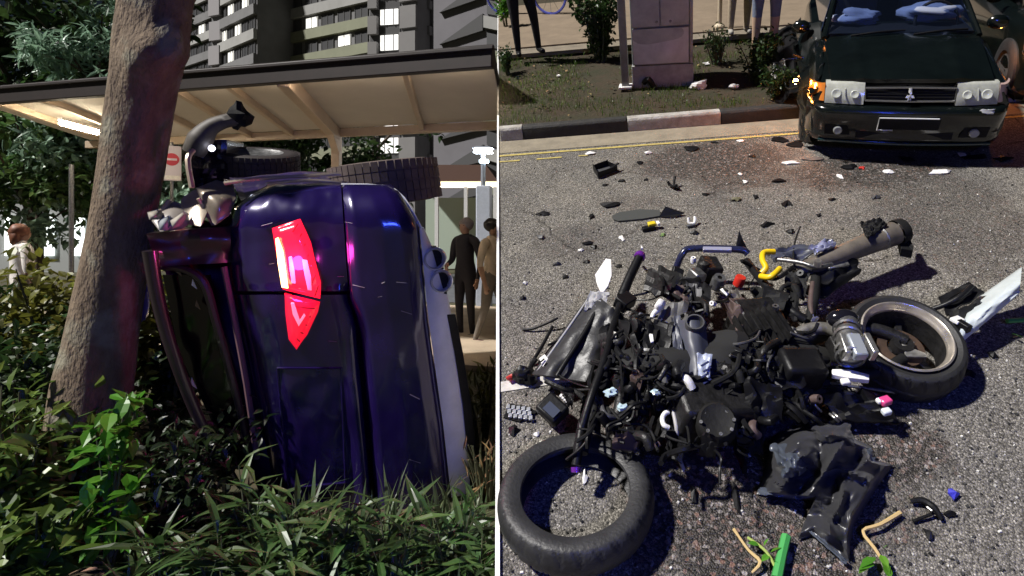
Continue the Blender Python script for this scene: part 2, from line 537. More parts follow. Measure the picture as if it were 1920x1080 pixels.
    for f in range(12):
        z = 1.0 + f * 3.0
        o = a - n * .01
        MB().prism([o + d * .9 + up * z, o + d * 5.6 + up * (z + 2.3), o + d * 5.6 + up * (z + .75)], n * -.35).build('shadow_wedge', bg_d, root, smooth=False)
        MB().prism([o + d * 5.7 + up * (z + 1.0), o + d * 9.6 + up * (z - .2), o + d * 9.6 + up * (z + .9), o + d * 5.7 + up * (z + 2.1)], n * -.4).build('sloping_band', bg_g if f % 2 else bg_p, root, smooth=False)
        MB().prism([o + d * 5.9 + up * (z - .7), o + d * 7.6 + up * (z - 1.2), o + d * 7.6 + up * (z + .2), o + d * 5.9 + up * (z + .75)], n * -.12).build('window', mat('dark_window_glass', (0, 0, 0)), root, smooth=False)
blocks()
# ================================================================ PLANTS
def leaf_shape(L, W, fold=0.25, droop=0.2):
    """a pointed leaf along +Y, folded on its midrib, 8 triangles"""
    vs = [(0, 0, 0), (W * .42, L * .28, fold * W * .5), (W * .46, L * .58, fold * W * .5 - droop * L * .12), (0, L, -droop * L * .42),
          (-W * .46, L * .58, fold * W * .5 - droop * L * .12), (-W * .42, L * .28, fold * W * .5), (0, L * .3, 0), (0, L * .62, -droop * L * .14)]
    fs = [(0, 1, 6), (1, 2, 7, 6), (2, 3, 7), (0, 6, 5), (6, 7, 4, 5), (7, 3, 4)]
    return [V(p) for p in vs], fs
def blade_shape(L, W, bend):
    vs = []; fs = []
    for i in range(5):
        t = i / 4
        w = W * (1 - t ** 1.6) * .5 * (0.6 + 1.2 * min(t, .35))
        y = L * math.sin(bend * t) / max(bend, .01); z = L * (1 - math.cos(bend * t)) / max(bend, .01)
        vs += [V((-w, z, y)), V((w, z, y))]
    for i in range(4):
        fs.append((2 * i, 2 * i + 1, 2 * i + 3, 2 * i + 2))
    return vs, fs
def put(mb, shape, pos, direc, roll=0.0, sc=1.0):
    vs, fs = shape
    d = V(direc).normalized()
    q = d.to_track_quat('Y', 'Z')
    m = q.to_matrix() @ Matrix.Rotation(roll, 3, 'Y')
    mb.add([pos + m @ (p * sc) for p in vs], fs)
def rdir(rg, up=0.0):
    while True:
        d = V((rg.uniform(-1, 1), rg.uniform(-1, 1), rg.uniform(-1, 1)))
        if 0.1 < d.length < 1: break
    d.normalize(); d.z += up
    return d.normalized()

LEAF_G = leafmat('leaf_mid_green', (0.065, 0.120, 0.034), .55)
LEAF_D = leafmat('leaf_dark_green', (0.028, 0.056, 0.015), .5)
LEAF_B = leafmat('leaf_bright_green', (0.085, 0.24, 0.022), .3)
LEAF_Y = leafmat('leaf_olive_yellow', (0.13, 0.13, 0.02), .5)
LEAF_P = leafmat('leaf_painted_lit_pale', (0.22, 0.34, 0.24), .4)  # pale leaf copy, lamp light put into the colour
LEAF_S = leafmat('leaf_painted_shade', (0.020, 0.036, 0.012), .5)  # darker leaf copy, shade put into the colour
LEAF_F = leafmat('leaf_fresh_yellow_green', (0.105, 0.175, 0.034), .5)
GRASS = leafmat('grass_blade', (0.072, 0.105, 0.046), .6)
TWIG = mat('twig_brown', (0.07, 0.075, 0.035), .85, var=.3, scale=20)
BARKD = mat('bark_dark', (0.07, 0.05, 0.035), .9, var=.4, scale=8, bump=.6)

def shrub(label, base, rx, ry, hgt, n, L, W, m, seed, group=None, name='shrub', cat='shrub', stems=7, up=.35, z0=0.12, upv=V((0, 0, 1)), axes=None):
    rg = random.Random(seed)
    ax = axes or (V((1, 0, 0)), V((0, 1, 0)))
    root = thing(name, base, label, cat, group)
    st = MB(); fo = MB()
    tips = []
    for i in range(stems):
        a = rg.uniform(0, 2 * PI); k = math.sqrt(rg.random())
        p0 = base + (ax[0] * math.cos(a) * rx + ax[1] * math.sin(a) * ry) * .25 * k - upv * .02
        p3 = base + (ax[0] * math.cos(a) * rx + ax[1] * math.sin(a) * ry) * k * .95 + upv * hgt * rg.uniform(.65, 1.0)
        p1 = p0.lerp(p3, .4) + upv * hgt * .12 + rdir(rg) * hgt * .05
        st.tube([p0, p1, p3], [.012 * hgt + .004, .008 * hgt + .003, .003], 6, smooth_n=3)
        tips.append((p0, p1, p3))
    sh = [leaf_shape(L * q, W * q, rg.uniform(.1, .5), rg.uniform(.1, .7)) for q in (.7, .85, 1.0, 1.15)]
    for i in range(n):
        p0, p1, p3 = rg.choice(tips)
        t = rg.uniform(z0, 1.0)
        p = (p0.lerp(p1, t / .4) if t < .4 else p1.lerp(p3, (t - .4) / .6))
        spread = .30 * (.4 + t)
        o = rdir(rg)
        p = p + (ax[0] * o.x * rx + ax[1] * o.y * ry) * spread + upv * o.z * hgt * .16
        if (p - base).dot(upv) < .02: continue
        d = rdir(rg) + upv * up
        put(fo, rg.choice(sh), p, d, rg.uniform(-.8, .8))
    st.build('stem', TWIG, root)
    fo.build('foliage', m, root, smooth=False, recalc=False, kind='stuff')
    return root

def tree(label, base, h, cr, n, L, W, m, seed, group='trees behind the walkway', trunk_r=.12, crown_z=.62, flat=1.0, limbs=9):
    rg = random.Random(seed)
    root = thing('tree', base, label, 'tree', group)
    tb = MB()
    top = base + V((rg.uniform(-.3, .3), rg.uniform(-.3, .3), h * .8))
    tb.tube([base - V((0, 0, .1)), base + V((.04, 0, h * .3)), base.lerp(top, .65) + V((.1, 0, 0)), top], [trunk_r, trunk_r * .8, trunk_r * .55, trunk_r * .2], 9, smooth_n=3)
    cents = []
    for i in range(limbs):
        t = rg.uniform(.4, 1)
        p0 = base.lerp(top, t)
        a = rg.uniform(0, 2 * PI)
        e = base + V((math.cos(a) * cr * rg.uniform(.5, 1), math.sin(a) * cr * rg.uniform(.5, 1), h * (crown_z + rg.uniform(-.25, .38)) * flat))
        tb.tube([p0, p0.lerp(e, .5) + V((0, 0, .15)), e], [trunk_r * .4, trunk_r * .25, .012], 6, smooth_n=2)
        for k in range(5):
            cents.append((e.lerp(p0, rg.uniform(0, .55)) + rdir(rg) * cr * .28, cr * rg.uniform(.14, .34)))
    tb.build('trunk', BARKD, root)
    fo = MB()
    sh = [leaf_shape(L * q, W * q, .3, .4) for q in (.7, 1.0, 1.3)]
    for i in range(n):
        c, r = rg.choice(cents)
        p = c + rdir(rg) * r * rg.random() ** .4
        put(fo, rg.choice(sh), p, rdir(rg, -.1), rg.uniform(-1, 1))
    fo.build('crown', m, root, smooth=False, recalc=False, kind='stuff')
    return root

def leaning_tree():
    # bark with lichen, streaks and a torn burr
    m = bpy.data.materials.new('lichen_bark'); m.use_nodes = True
    t = m.node_tree; b = t.nodes['Principled BSDF']; b.inputs['Roughness'].default_value = .92
    tc = t.nodes.new('ShaderNodeTexCoord')
    mp = t.nodes.new('ShaderNodeMapping'); mp.inputs['Scale'].default_value = (4, 4, 1.9)
    t.links.new(tc.outputs['Object'], mp.inputs[0])
    n1 = t.nodes.new('ShaderNodeTexNoise'); n1.inputs['Scale'].default_value = 3; n1.inputs['Detail'].default_value = 9; n1.inputs['Roughness'].default_value = .7
    t.links.new(mp.outputs[0], n1.inputs['Vector'])
    r1 = t.nodes.new('ShaderNodeValToRGB')
    e = r1.color_ramp.elements
    e[0].position = .25; e[0].color = (.085, .060, .040, 1); e[1].position = .8; e[1].color = (.25, .19, .13, 1)
    k = e.new(.5); k.color = (.155, .112, .074, 1)
    t.links.new(n1.outputs['Fac'], r1.inputs[0])
    n2 = t.nodes.new('ShaderNodeTexNoise'); n2.inputs['Scale'].default_value = 5.5; n2.inputs['Detail'].default_value = 7
    t.links.new(tc.outputs['Object'], n2.inputs['Vector'])
    r2 = t.nodes.new('ShaderNodeValToRGB'); r2.color_ramp.elements[0].position = .52; r2.color_ramp.elements[1].position = .66
    t.links.new(n2.outputs['Fac'], r2.inputs[0])
    mx = t.nodes.new('ShaderNodeMixRGB'); mx.inputs['Color2'].default_value = (.24, .22, .16, 1)
    t.links.new(r2.outputs[0], mx.inputs[0]); t.links.new(r1.outputs[0], mx.inputs[1])
    t.links.new(mx.outputs[0], b.inputs['Base Color'])
    n3 = t.nodes.new('ShaderNodeTexNoise'); n3.inputs['Scale'].default_value = 14; n3.inputs['Detail'].default_value = 8
    t.links.new(mp.outputs[0], n3.inputs['Vector'])
    bp = t.nodes.new('ShaderNodeBump'); bp.inputs['Strength'].default_value = 1.0; bp.inputs['Distance'].default_value = .02
    t.links.new(n3.outputs['Fac'], bp.inputs['Height']); t.links.new(bp.outputs[0], b.inputs['Normal'])
    D = 3.05
    base = P(140, 985, D)
    base.z = 0
    root = thing('leaning_tree', base, 'thick bare brown trunk leaning right, the car roof pressed against it', 'tree')
    cl = [(128, 1010, 86), (150, 900, 72), (168, 780, 63), (190, 640, 56), (214, 500, 52), (238, 360, 51), (258, 230, 52), (276, 120, 54), (292, 10, 56), (296, -14, 59), (298, -26, 50)]
    mb = MB()
    seg = 40
    pts = []; rs = []
    for u, v, r in cl:
        pts.append(P(u, v, D)); rs.append(r / F * D)
    pts, rs = spline(pts, rs, 8)
    k0 = 0
    for i, (p, r) in enumerate(zip(pts, rs)):
        for j in range(seg):
            a = 2 * PI * j / seg
            dv = V((math.cos(a), math.sin(a), 0))
            q = 1 + .07 * noise.noise(V((dv.x * 1.6, dv.y * 1.6, p.z * .9))) + .035 * noise.noise(V((dv.x * 6, dv.y * 6, p.z * 5))) + .02 * noise.noise(V((dv.x * 14, dv.y * 14, p.z * 9)))
            vv = (EYE.z - p.z) / D * F + PV
            # burr on the right flank, and the pale ridge that runs down from it
            bur = math.exp(-((vv - 120) / 42) ** 2) * max(0, dv.x * .75 - dv.y * .66) ** 4 * .75
            bur += math.exp(-((vv - 60) / 60) ** 2) * max(0, dv.x * .9 - dv.y * .3) ** 4 * .3
            bur += .06 * max(0, math.cos(a + .75)) ** 14 * sstep(420, 250, vv)
            q += bur * (1 + .5 * noise.noise(V((dv.x * 9, dv.y * 9, p.z * 14))))
            flare = 1 + .25 * sstep(.35, 0, p.z)
            mb.v.append(p + dv * r * q * flare)
    n = len(pts)
    for i in range(n - 1):
        for j in range(seg):
            a = i * seg + j; c = i * seg + (j + 1) % seg
            mb.f.append((a, c, c + seg, a + seg))
    mb.f.append(tuple((n - 1) * seg + j for j in range(seg)))
    mb.build('trunk', m, root, angle=80)
    tp = pts[-1]
leaning_tree()

def vegetation():
    # ---- backdrop trees: behind the walkway
    T = 'trees behind the walkway'
    tree('dark tall tree filling the upper left corner above the walkway roof', G(60, 15), 9.2, 3.6, 5200, .30, .15, LEAF_D, 11, T, .16)
    tree('pale grey green feathery tree left of the trunk above the roof', G(178, 13.2), 6.6, 1.5, 3600, .26, .06, LEAF_P, 12, T, .09, crown_z=.72)
    tree('slim tree with a bare grey stem at the far left behind the roof', G(-20, 14), 7.6, 2.2, 2400, .26, .12, LEAF_G, 13, T, .10)
    tree('mid green tree seen under the walkway at the far left', G(70, 12.6), 4.2, 1.7, 3400, .20, .10, LEAF_G, 14, T, .10, crown_z=.66)
    tree('pale young tree behind the no entry sign', G(335, 13.5), 4.4, 1.25, 2600, .19, .09, LEAF_P, 15, T, .08, crown_z=.62)
    tree('small glossy tree just left of the trunk under the roof', G(165, 13), 4.4, 1.2, 2600, .19, .09, LEAF_P, 21, T, .08, crown_z=.55)
    tree('dark broad tree under the walkway right of the post', G(705, 17), 5.6, 2.0, 5200, .17, .09, LEAF_D, 16, T, .12, crown_z=.66)
    tree('dark spreading tree behind the wrecked car and the sign', G(480, 16), 5.0, 2.6, 5600, .20, .10, LEAF_D, 17, T, .12, crown_z=.55)
    tree('dark low tree hidden behind the leaning trunk', G(250, 18), 7.0, 2.6, 3200, .24, .12, LEAF_D, 18, T, .12)
    # ---- hedge left of the trunk
    H = 'hedge shrubs left of the trunk'
    shrub('olive yellow hedge shrub against the left of the trunk', G(190, 4.3), .55, .5, 1.30, 2300, .085, .05, LEAF_Y, 31, H, 'hedge_shrub', stems=16, z0=.3)
    shrub('olive hedge shrub in front of the woman in white', G(70, 4.5), .75, .5, 1.08, 2600, .085, .05, LEAF_Y, 32, H, 'hedge_shrub', stems=16, z0=.3)
    shrub('dark hedge shrub at the left frame edge', G(-40, 4.4), .7, .5, 1.12, 2200, .09, .055, LEAF_D, 33, H, 'hedge_shrub', stems=14, z0=.2)
    shrub('dark leafy shrub below the olive hedge, left of the trunk foot', G(70, 3.55), .62, .4, .95, 2600, .075, .042, LEAF_D, 34, H, 'hedge_shrub', stems=16, z0=.1)
    # ---- foreground
    shrub('green narrow leaved shrub in the lower left corner', G(40, 2.75), .36, .3, .80, 1050, .115, .044, LEAF_F, 41, None, 'narrow_leaf_shrub', stems=20, up=.6, z0=.1)
    shrub('narrow leaved shrub at the foot of the leaning trunk', G(120, 2.95), .28, .22, .66, 640, .105, .040, LEAF_F, 42, None, 'narrow_leaf_shrub', stems=14, up=.6, z0=.1)
    shrub('low broad leaved plant at the bottom left edge', G(40, 2.38), .22, .2, .40, 260, .13, .055, LEAF_F, 43, None, 'low_plant', cat='plant', stems=10, up=.5)
    shrub('dark tangled shrub with shade in its leaf colour beside the wrecked roof', G(330, 3.0), .36, .26, .62, 1500, .07, .032, LEAF_S, 44, None, 'painted_shade_shrub', stems=14, up=.4, z0=.05)
    shrub('dark undergrowth in front of the trunk foot and car roof', G(285, 2.72), .30, .2, .40, 800, .07, .032, LEAF_S, 45, None, 'painted_shade_shrub', stems=12, up=.4, z0=.05)
    shrub('dark shrub in the gap between the trunk and the car roof', G(318, 4.7), .5, .4, 1.15, 2200, .08, .045, LEAF_S, 48, None, 'painted_shade_shrub', stems=16, up=.3, z0=.1)
    shrub('straggly pale weed on bare soil right of the bumper', G(905, 4.2), .16, .2, .62, 170, .10, .02, LEAF_Y, 46, None, 'weed', cat='plant', stems=9, up=.6, z0=.3)
    shrub('dry brown twiggy weed at the right of the car base', G(912, 3.3), .14, .2, .40, 60, .07, .012, mat('dry_leaf', (.16, .09, .04), .9, island=.5), 47, None, 'weed', cat='plant', stems=26, up=.2, z0=.3)
    # ---- bright sapling with single leaves
    base = G(205, 2.5)
    root = thing('sapling', base, 'bright green broad leaved sapling in front of the trunk foot', 'plant')
    rg = random.Random(5)
    st = MB()
    tips = [((238, 735), (215, 900)), ((262, 742), (225, 880)), ((205, 770), (205, 900)), ((178, 800), (195, 930)), ((240, 815), (215, 930)),
            ((165, 905), (190, 990)), ((250, 920), (215, 1000)), ((180, 975), (200, 1040)), ((215, 850), (205, 960)), ((225, 960), (210, 1030)), ((268, 965), (220, 1030))]
    shapes = []
    for q in (.8, 1.0, 1.2):
        vs, fs = leaf_shape(.098 * q, .050 * q, .25, .35)
        mb = MB(); mb.add(vs, fs); me = mb.mesh(); me.materials.append(LEAF_B)
        shapes.append(me)
    for (a, b) in tips:
        dp = 2.5 + rg.uniform(-.1, .1)
        p = P(a[0], a[1], dp); q = P(b[0], b[1], 2.5)
        st.tube([V((base.x, base.y, 0)).lerp(q, .3), q, p], [.008, .005, .002], 6, smooth_n=3)
        for k in range(13):
            t = rg.uniform(-.04, .6)
            o = bpy.data.objects.new('leaf', rg.choice(shapes)); COL.objects.link(o); o.parent = root
            o.location = p.lerp(q, max(t, 0)) - base + rdir(rg) * .01
            dd = (rdir(rg, .0) + V((0, -.35, .05 if k < 5 else -.3))).normalized()
            o.rotation_euler = (dd.to_track_quat('Y', 'Z').to_matrix() @ Matrix.Rotation(rg.uniform(-.5, .5), 3, 'Y')).to_euler()
    st.build('stem', TWIG, root)
    # dead leaves lying in front
    rg = random.Random(61); mb = MB(); sh = leaf_shape(.07, .035, .3, .5)
    for i in range(140):
        u = rg.uniform(60, 330); dp = rg.uniform(2.3, 2.9)
        put(mb, sh, G(u, dp, .012), V((rg.uniform(-1, 1), rg.uniform(-1, 1), rg.uniform(-.05, .4))), 0, rg.uniform(.5, 1.1))
    mb.build('leaf_litter', mat('litter_tan', (.34, .20, .13), .9, island=.5), None, smooth=False, recalc=False, origin=G(180, 2.5), label='tan dead leaves on the soil at the bottom left', cat='leaves', kind='stuff')
    # ---- long grass along the bottom
    mb = MB()
    rg = random.Random(9)
    for i in range(2100):
        u = rg.uniform(210, 945); dp = rg.uniform(2.12, 3.05)
        dens = .5 + .8 * noise.noise(V((u * .012, dp * 2.5, 3)))
        if rg.random() > dens + .35: continue
        b0 = G(u, dp, -.01)
        if (u - PU) / F > -.165: continue
        hh = rg.uniform(.14, .46) * (.75 + .5 * noise.noise(V((u * .02, 0, 0))))
        sh = blade_shape(hh, rg.uniform(.014, .034), rg.uniform(.3, 1.9))
        a = rg.uniform(0, 2 * PI); c, s = math.cos(a), math.sin(a)
        mb.add([b0 + V((p.x * c - p.y * s, p.x * s + p.y * c, p.z)) for p in sh[0]], sh[1])
    mb.build('grass', GRASS, smooth=False, recalc=False, origin=G(560, 2.6), label='long narrow grass blades along the bottom in front of the car', cat='grass', kind='stuff')
    # broad stalks standing out of the grass: each with paired lance leaves
    k = 0
    spots = [(310, 2.35, .34, 'leafy stalk in the grass nearest the sapling'), (420, 2.3, .36, 'leafy stalk in the grass below the wrecked roof'),
             (520, 2.28, .30, 'leafy stalk beside the red scrap'), (640, 2.4, .42, 'tall leafy stalk against the dark tailgate'),
             (735, 2.35, .44, 'tall leafy stalk against the bumper seam'), (845, 2.4, .44, 'tall leafy stalk in front of the grey diffuser'),
             (900, 2.3, .34, 'rightmost leafy stalk beside the ramp edging'), (470, 2.6, .48, 'leafy stalk with one bright leaf by the tailgate edge'), (575, 2.5, .38, 'leafy stalk in the middle of the grass')]
    for (u, dp, hh, lb) in spots:
        b0 = G(u, dp)
        root = thing('leafy_stalk', b0, lb, 'plant', 'leafy stalks in the grass')
        rg = random.Random(100 + k); k += 1
        st = MB()
        for s in range(7):
            tip = b0 + V((rg.uniform(-.12, .12), rg.uniform(-.08, .08), hh * rg.uniform(.6, 1.05)))
            mid = b0.lerp(tip, .55) + V((0, 0, .03))
            st.tube([b0, mid, tip], [.005, .004, .002], 5, smooth_n=2)
            for q in range(10):
                t = rg.uniform(.2, 1)
                p = b0.lerp(mid, t / .55) if t < .55 else mid.lerp(tip, (t - .55) / .45)
                me = LANCE[rg.randrange(3)]
                o = bpy.data.objects.new('leaf', me); COL.objects.link(o); o.parent = root
                o.location = p - b0
                dd = V((rg.uniform(-1, 1), rg.uniform(-.8, .5), rg.uniform(.1, .9)))
                o.rotation_euler = (dd.to_track_quat('Y', 'Z').to_matrix() @ Matrix.Rotation(rg.uniform(-.6, .6), 3, 'Y')).to_euler()
        st.build('stem', TWIG, root)
LANCE = []
for q in (.8, 1.0, 1.25):
    vs, fs = leaf_shape(.165 * q, .027 * q, .3, .9)
    mb_ = MB(); mb_.add(vs, fs); me_ = mb_.mesh(); me_.materials.append(LEAF_G)
    LANCE.append(me_)
vegetation()
# ================================================================ CAR ON ITS SIDE
CF = V((-0.30, 0.95, 0.09)).normalized()        # its forward direction
CC = CF.dot(ray(620, 640)) * 3.15
def C(u, v, d=0.0):
    r = ray(u, v)
    return EYE + r * ((CC + d) / CF.dot(r))
CA = (C(790, 430) - C(868, 950)).normalized()   # its lateral axis (nearly upright now)
CUPV = CA.cross(CF).normalized()                # towards its underside or roof
M_paint = mat('deep_blue_paint', (0.014, 0.007, 0.068), 0.22, metal=0.2, coat=1.0, var=.3, scale=2.5, coat_rough=.11)
M_paintd = mat('dirty_blue_paint', (0.030, 0.016, 0.08), 0.35, metal=0.2, coat=.7, var=.5, scale=5)
M_diff = mat('silver_diffuser', (0.62, 0.62, 0.65), 0.42, var=.12, scale=6)
def crashed_car():
    base = V(C(640, 960, .8)); base.z = 0
    root = thing('overturned_car', base, 'dark blue hatchback lying on its side against the leaning tree', 'car')
    Lp = [(345, 505), (365, 468), (390, 440), (430, 428), (520, 432), (700, 470), (900, 512), (1010, 522)]
    Rp = [(345, 735), (365, 752), (425, 785), (600, 802), (800, 830), (1010, 853)]
    Sp = [(345, 640), (560, 655), (590, 666), (620, 672), (900, 697), (1010, 706)]
    def dep(u, v):
        L, R, Q = poly(Lp, v), poly(Rp, v), poly(Sp, v)
        if u <= Q:
            a = (u - L) / (Q - L)
            d = poly([(0, .17), (.06, .09), (.14, .035), (.30, .0), (.55, -.012), (.80, -.02), (.88, -.045), (.93, -.055), (1, -.01)], a)
            if v < 540: d = lerp(d, poly([(0, .17), (.1, .06), (.25, .01), (1, -.05)], a), sstep(580, 500, v))
        else:
            b = (u - Q) / (R - Q)
            d = poly([(0, .01), (.06, -.05), (.14, -.085), (.5, -.105), (.8, -.10), (.93, -.075), (1, -.03)], b)
            if v < 640: d = lerp(d, poly([(0, -.05), (.14, -.085), (.5, -.105), (.8, -.10), (.93, -.075), (1, -.03)], b), sstep(640, 540, v))
        x = max(0, (430 - v) / 85)
        d += .26 * (1 - math.sqrt(max(0, 1 - x * x * .98)))
        return d
    def patch(name, ua, ub, v0, v1, nu, nv, m, off=0.0, jit=0.0, **k):
        def fn(s, t):
            v = lerp(v0, v1, t)
            u = lerp(ua(v), ub(v), s)
            d = dep(u, v) + off
            if jit:
                d += jit * noise.noise(V((u * .02, v * .02, 1.3))) + jit * .5 * noise.noise(V((u * .05, v * .035, 4)))
                d += jit * 2.5 * math.exp(-((u - 470) / 26) ** 2 - ((v - 470) / 60) ** 2) + jit * 1.6 * math.exp(-((u - 640) / 60) ** 2 - ((v - 372) / 14) ** 2)
            return C(u, v, d)
        return MB().grid(fn, nu, nv, skirt=CF * .05).build(name, m, k.pop('parent', root), angle=60, **k)
    Lf = lambda v: poly(Lp, v); Rf = lambda v: poly(Rp, v); Qf = lambda v: poly(Sp, v)
    patch('quarter_panel', Lf, lambda v: Qf(v) - 1, 346, 546, 34, 34, M_paint, jit=.012)
    hatch = patch('tailgate', Lf, lambda v: Qf(v) - 5, 553, 1010, 34, 40, M_paint, jit=.008)
    bump = patch('rear_bumper', lambda v: Qf(v) + 2, Rf, 346, 1010, 24, 50, M_paint, jit=.004)
    # lower silver diffuser
    R2 = [(425, 794), (470, 814), (560, 841), (700, 866), (900, 888), (1010, 894)]
    def fn(s, t):
        v = lerp(428, 1010, t); a = Rf(v) + 1.5; b = poly(R2, v)
        return C(lerp(a, b, s), v, lerp(-.035, .03, s ** 2.5))
    MB().grid(fn, 8, 34, skirt=CF * .05).build('diffuser', M_diff, root, angle=60)
    def strip(pts, w, d0, name, m, par=root, dd=-.03, th=.03):
        mb = MB()
        left = [C(u, v, d0 + dd) for u, v in pts]; right = [C(u + w, v, d0 + dd + .03) for u, v in pts]
        mb.prism(left + right[::-1], CF * th)
        return mb.build(name, m, par, bevel=.004)
    strip([(838, 590), (852, 660), (868, 760), (880, 880), (886, 1000)], 16, .03, 'lower_trim', M_black)
    # exhaust recess and tips
    MB().prism([C(u, v, .01) for u, v in ((799, 462), (818, 462), (838, 520), (838, 552), (826, 548), (806, 500))], CF * .03).build('exhaust_recess', M_blackm, root, smooth=False)
    for (u, v, q) in ((817, 486, 1.0), (829, 528, 1.0)):
        c = C(u, v, -.03)
        e = MB()
        prof = [(.058, .0), (.064, .004), (.066, .02), (.066, .14), (.050, .14), (.050, .01), (.056, -.002)]
        e.lathe(c, CF + V((-.25, 0, 0)), prof, 28, closed=True)
        e.build('exhaust_tip', M_chrome, root, angle=50)
        MB().lathe(c + CF * .05, CF + V((-.25, 0, 0)), [(.001, 0), (.052, 0)], 20).build('exhaust_bore', M_blackm, root)
    # hull running forward
    out = [(450, 395), (508, 353), (728, 353), (780, 425), (800, 600), (840, 960), (500, 975), (440, 840), (318, 580), (290, 470), (304, 440)]
    secs = []
    for d in (.24, .9, 1.6, 2.4, 3.1, 3.6):
        q = [C(u, v, .2) + CF * (d - .2) for u, v in out]
        cen = sum(q, V()) / len(q)
        k = poly([(.24, .985), (1, 1.0), (2.4, .98), (3.1, .9), (3.6, .75)], d)
        secs.append([cen + (p - cen) * k for p in q])
    mb = MB(); n = len(out)
    for s in secs: mb.v += s
    for i in range(len(secs) - 1):
        for j in range(n):
            a = i * n + j; b = i * n + (j + 1) % n
            mb.f.append((a, b, b + n, a + n))
    mb.f.append(tuple((len(secs) - 1) * n + j for j in range(n)))
    mb.f.append(tuple(n + j for j in range(n)))
    mb.build('body', M_paintd, root, angle=30, recalc=False)
    # tail lamp, on the upper corner, straddling the tailgate seam
    lamp_o = [(510, 428), (563, 410), (583, 455), (601, 530), (598, 575), (576, 628), (556, 656), (541, 640), (530, 590), (524, 520)]
    def clip_patch(name, outl, m, off, par, th=.02, nsub=1, **k):
        # a bulged polygon that follows the body surface
        cu = sum(p[0] for p in outl) / len(outl); cv = sum(p[1] for p in outl) / len(outl)
        mbb = MB(); rings = 5; pts = []
        o2 = []
        for (a, b) in zip(outl, outl[1:] + outl[:1]):
            for q in range(4): o2.append((lerp(a[0], b[0], q / 4), lerp(a[1], b[1], q / 4)))
        m_ = len(o2)
        k0 = 0
        for r in range(rings + 1):
            f = r / rings
            for (u, v) in o2:
                uu, vv = lerp(cu, u, f), lerp(cv, v, f)
                mbb.v.append(C(uu, vv, dep(uu, vv) + off * (1 - f ** 4) - .004))
        for r in range(rings):
            for j in range(m_):
                a = r * m_ + j; b = r * m_ + (j + 1) % m_
                mbb.f.append((a, b, b + m_, a + m_))
        k2 = len(mbb.v)
        mbb.v += [mbb.v[rings * m_ + j] + CF * th for j in range(m_)]
        for j in range(m_):
            mbb.f.append((rings * m_ + j, rings * m_ + (j + 1) % m_, k2 + (j + 1) % m_, k2 + j))
        return mbb.build(name, m, par, angle=70, **k)
    m_lens = mat('lit_red_lens', (0.55, 0.01, 0.03), 0.12, coat=1.0, emit=(1.0, 0.008, 0.03), es=1.0, var=.2, scale=9)
    m_lens2 = mat('red_lens', (0.50, 0.012, 0.05), 0.12, coat=1.0, emit=(1.0, 0.008, 0.03), es=.45)
    m_bar = mat('lamp_filament', (1, .8, .4), .4, emit=(1.0, .62, .16), es=3)
    m_pink = mat('lamp_light_guide', (1, .5, .6), .3, emit=(1.0, .10, .16), es=.75)
    up_o = [(510, 428), (563, 410), (583, 455), (601, 530), (600, 560), (530, 543), (522, 500)]
    lo_o = [(533, 550), (600, 566), (596, 585), (576, 628), (556, 656), (541, 636), (535, 590)]
    tl = clip_patch('tail_lamp', up_o, m_lens, -.05, root, label='lit red tail lamp above the tailgate seam')
    tl2 = clip_patch('tail_lamp', lo_o, m_lens2, -.035, root, label='red tail lamp half on the tailgate')
    def inset(outl, m, name, par, o=-.055):
        MB().prism([C(u, v, dep(u, v) + o) for u, v in outl], CF * .012).build(name, m, par, smooth=False, bevel=.002)
    inset([(516, 448), (521, 445), (530, 470), (537, 520), (540, 541), (528, 539), (521, 495)], m_bar, 'lit_bar', tl)
    inset([(541, 482), (547, 480), (552, 505), (554, 532), (547, 531), (543, 505)], m_pink, 'light_guide', tl)
    inset([(566, 486), (576, 488), (583, 520), (584, 545), (577, 544), (570, 510)], m_pink, 'light_guide', tl)
    inset([(545, 568), (551, 568), (562, 600), (570, 588), (573, 592), (560, 612), (549, 590)], m_pink, 'light_guide', tl2, -.042)
    lt = bpy.data.lights.new('tail_halo_light', 'POINT'); lt.energy = 1.9; lt.specular_factor = 0.0; lt.color = (1.0, .05, .5); lt.shadow_soft_size = .05  # magenta light added ahead of the lens, imitating a halo on the paint
    lo = bpy.data.objects.new('tail_halo_light', lt); COL.objects.link(lo); lo.location = C(545, 490, -.17); lo.parent = root
    lo.location = C(548, 500, -.12) - base
    m_rib = mat('lens_rib_dark', (.22, .004, .012), .2, coat=1)
    for q in range(7):
        t = q / 6
        inset([(lerp(548, 590, t) - 1.2, lerp(436, 556, t)), (lerp(548, 590, t) + 1.0, lerp(436, 556, t)), (lerp(560, 597, t) + 1, lerp(418, 536, t)), (lerp(560, 597, t) - 1.2, lerp(418, 536, t))], m_rib, 'lens_rib', tl, -.048)
    for q in range(5):
        t = q / 4
        inset([(lerp(548, 556, t), lerp(574, 634, t)), (lerp(590, 562, t), lerp(578, 640, t)), (lerp(590, 562, t), lerp(580, 642, t)), (lerp(548, 556, t), lerp(576, 636, t))], m_rib, 'lens_rib', tl2, -.036)
    # scratches and scuffs in the paint
    rq = random.Random(4)
    m_scr = mat('paint_scratch', (.22, .19, .2), .5)
    for q in range(16):
        v = rq.uniform(370, 900); u = lerp(Lf(v), Rf(v), rq.uniform(.12, .93)); a_ = rq.uniform(-.5, .5); L_ = rq.uniform(6, 26)
        p = [C(u + math.cos(a_) * L_ * x, v + math.sin(a_) * L_ * x, dep(u + math.cos(a_) * L_ * x, v + math.sin(a_) * L_ * x) - .0005) for x in (0, .5, 1)]
        MB().tube(p, rq.uniform(.0008, .0018), 5).build('scratch', m_scr, root)
    # roof spoiler and the torn frame of the rear window
    M_mar = mat('red_light_tint_trim', (0.024, 0.014, 0.018), 0.35, coat=.6, var=.3, scale=5)  # maroon tint of the red lamp light put into the trim colour
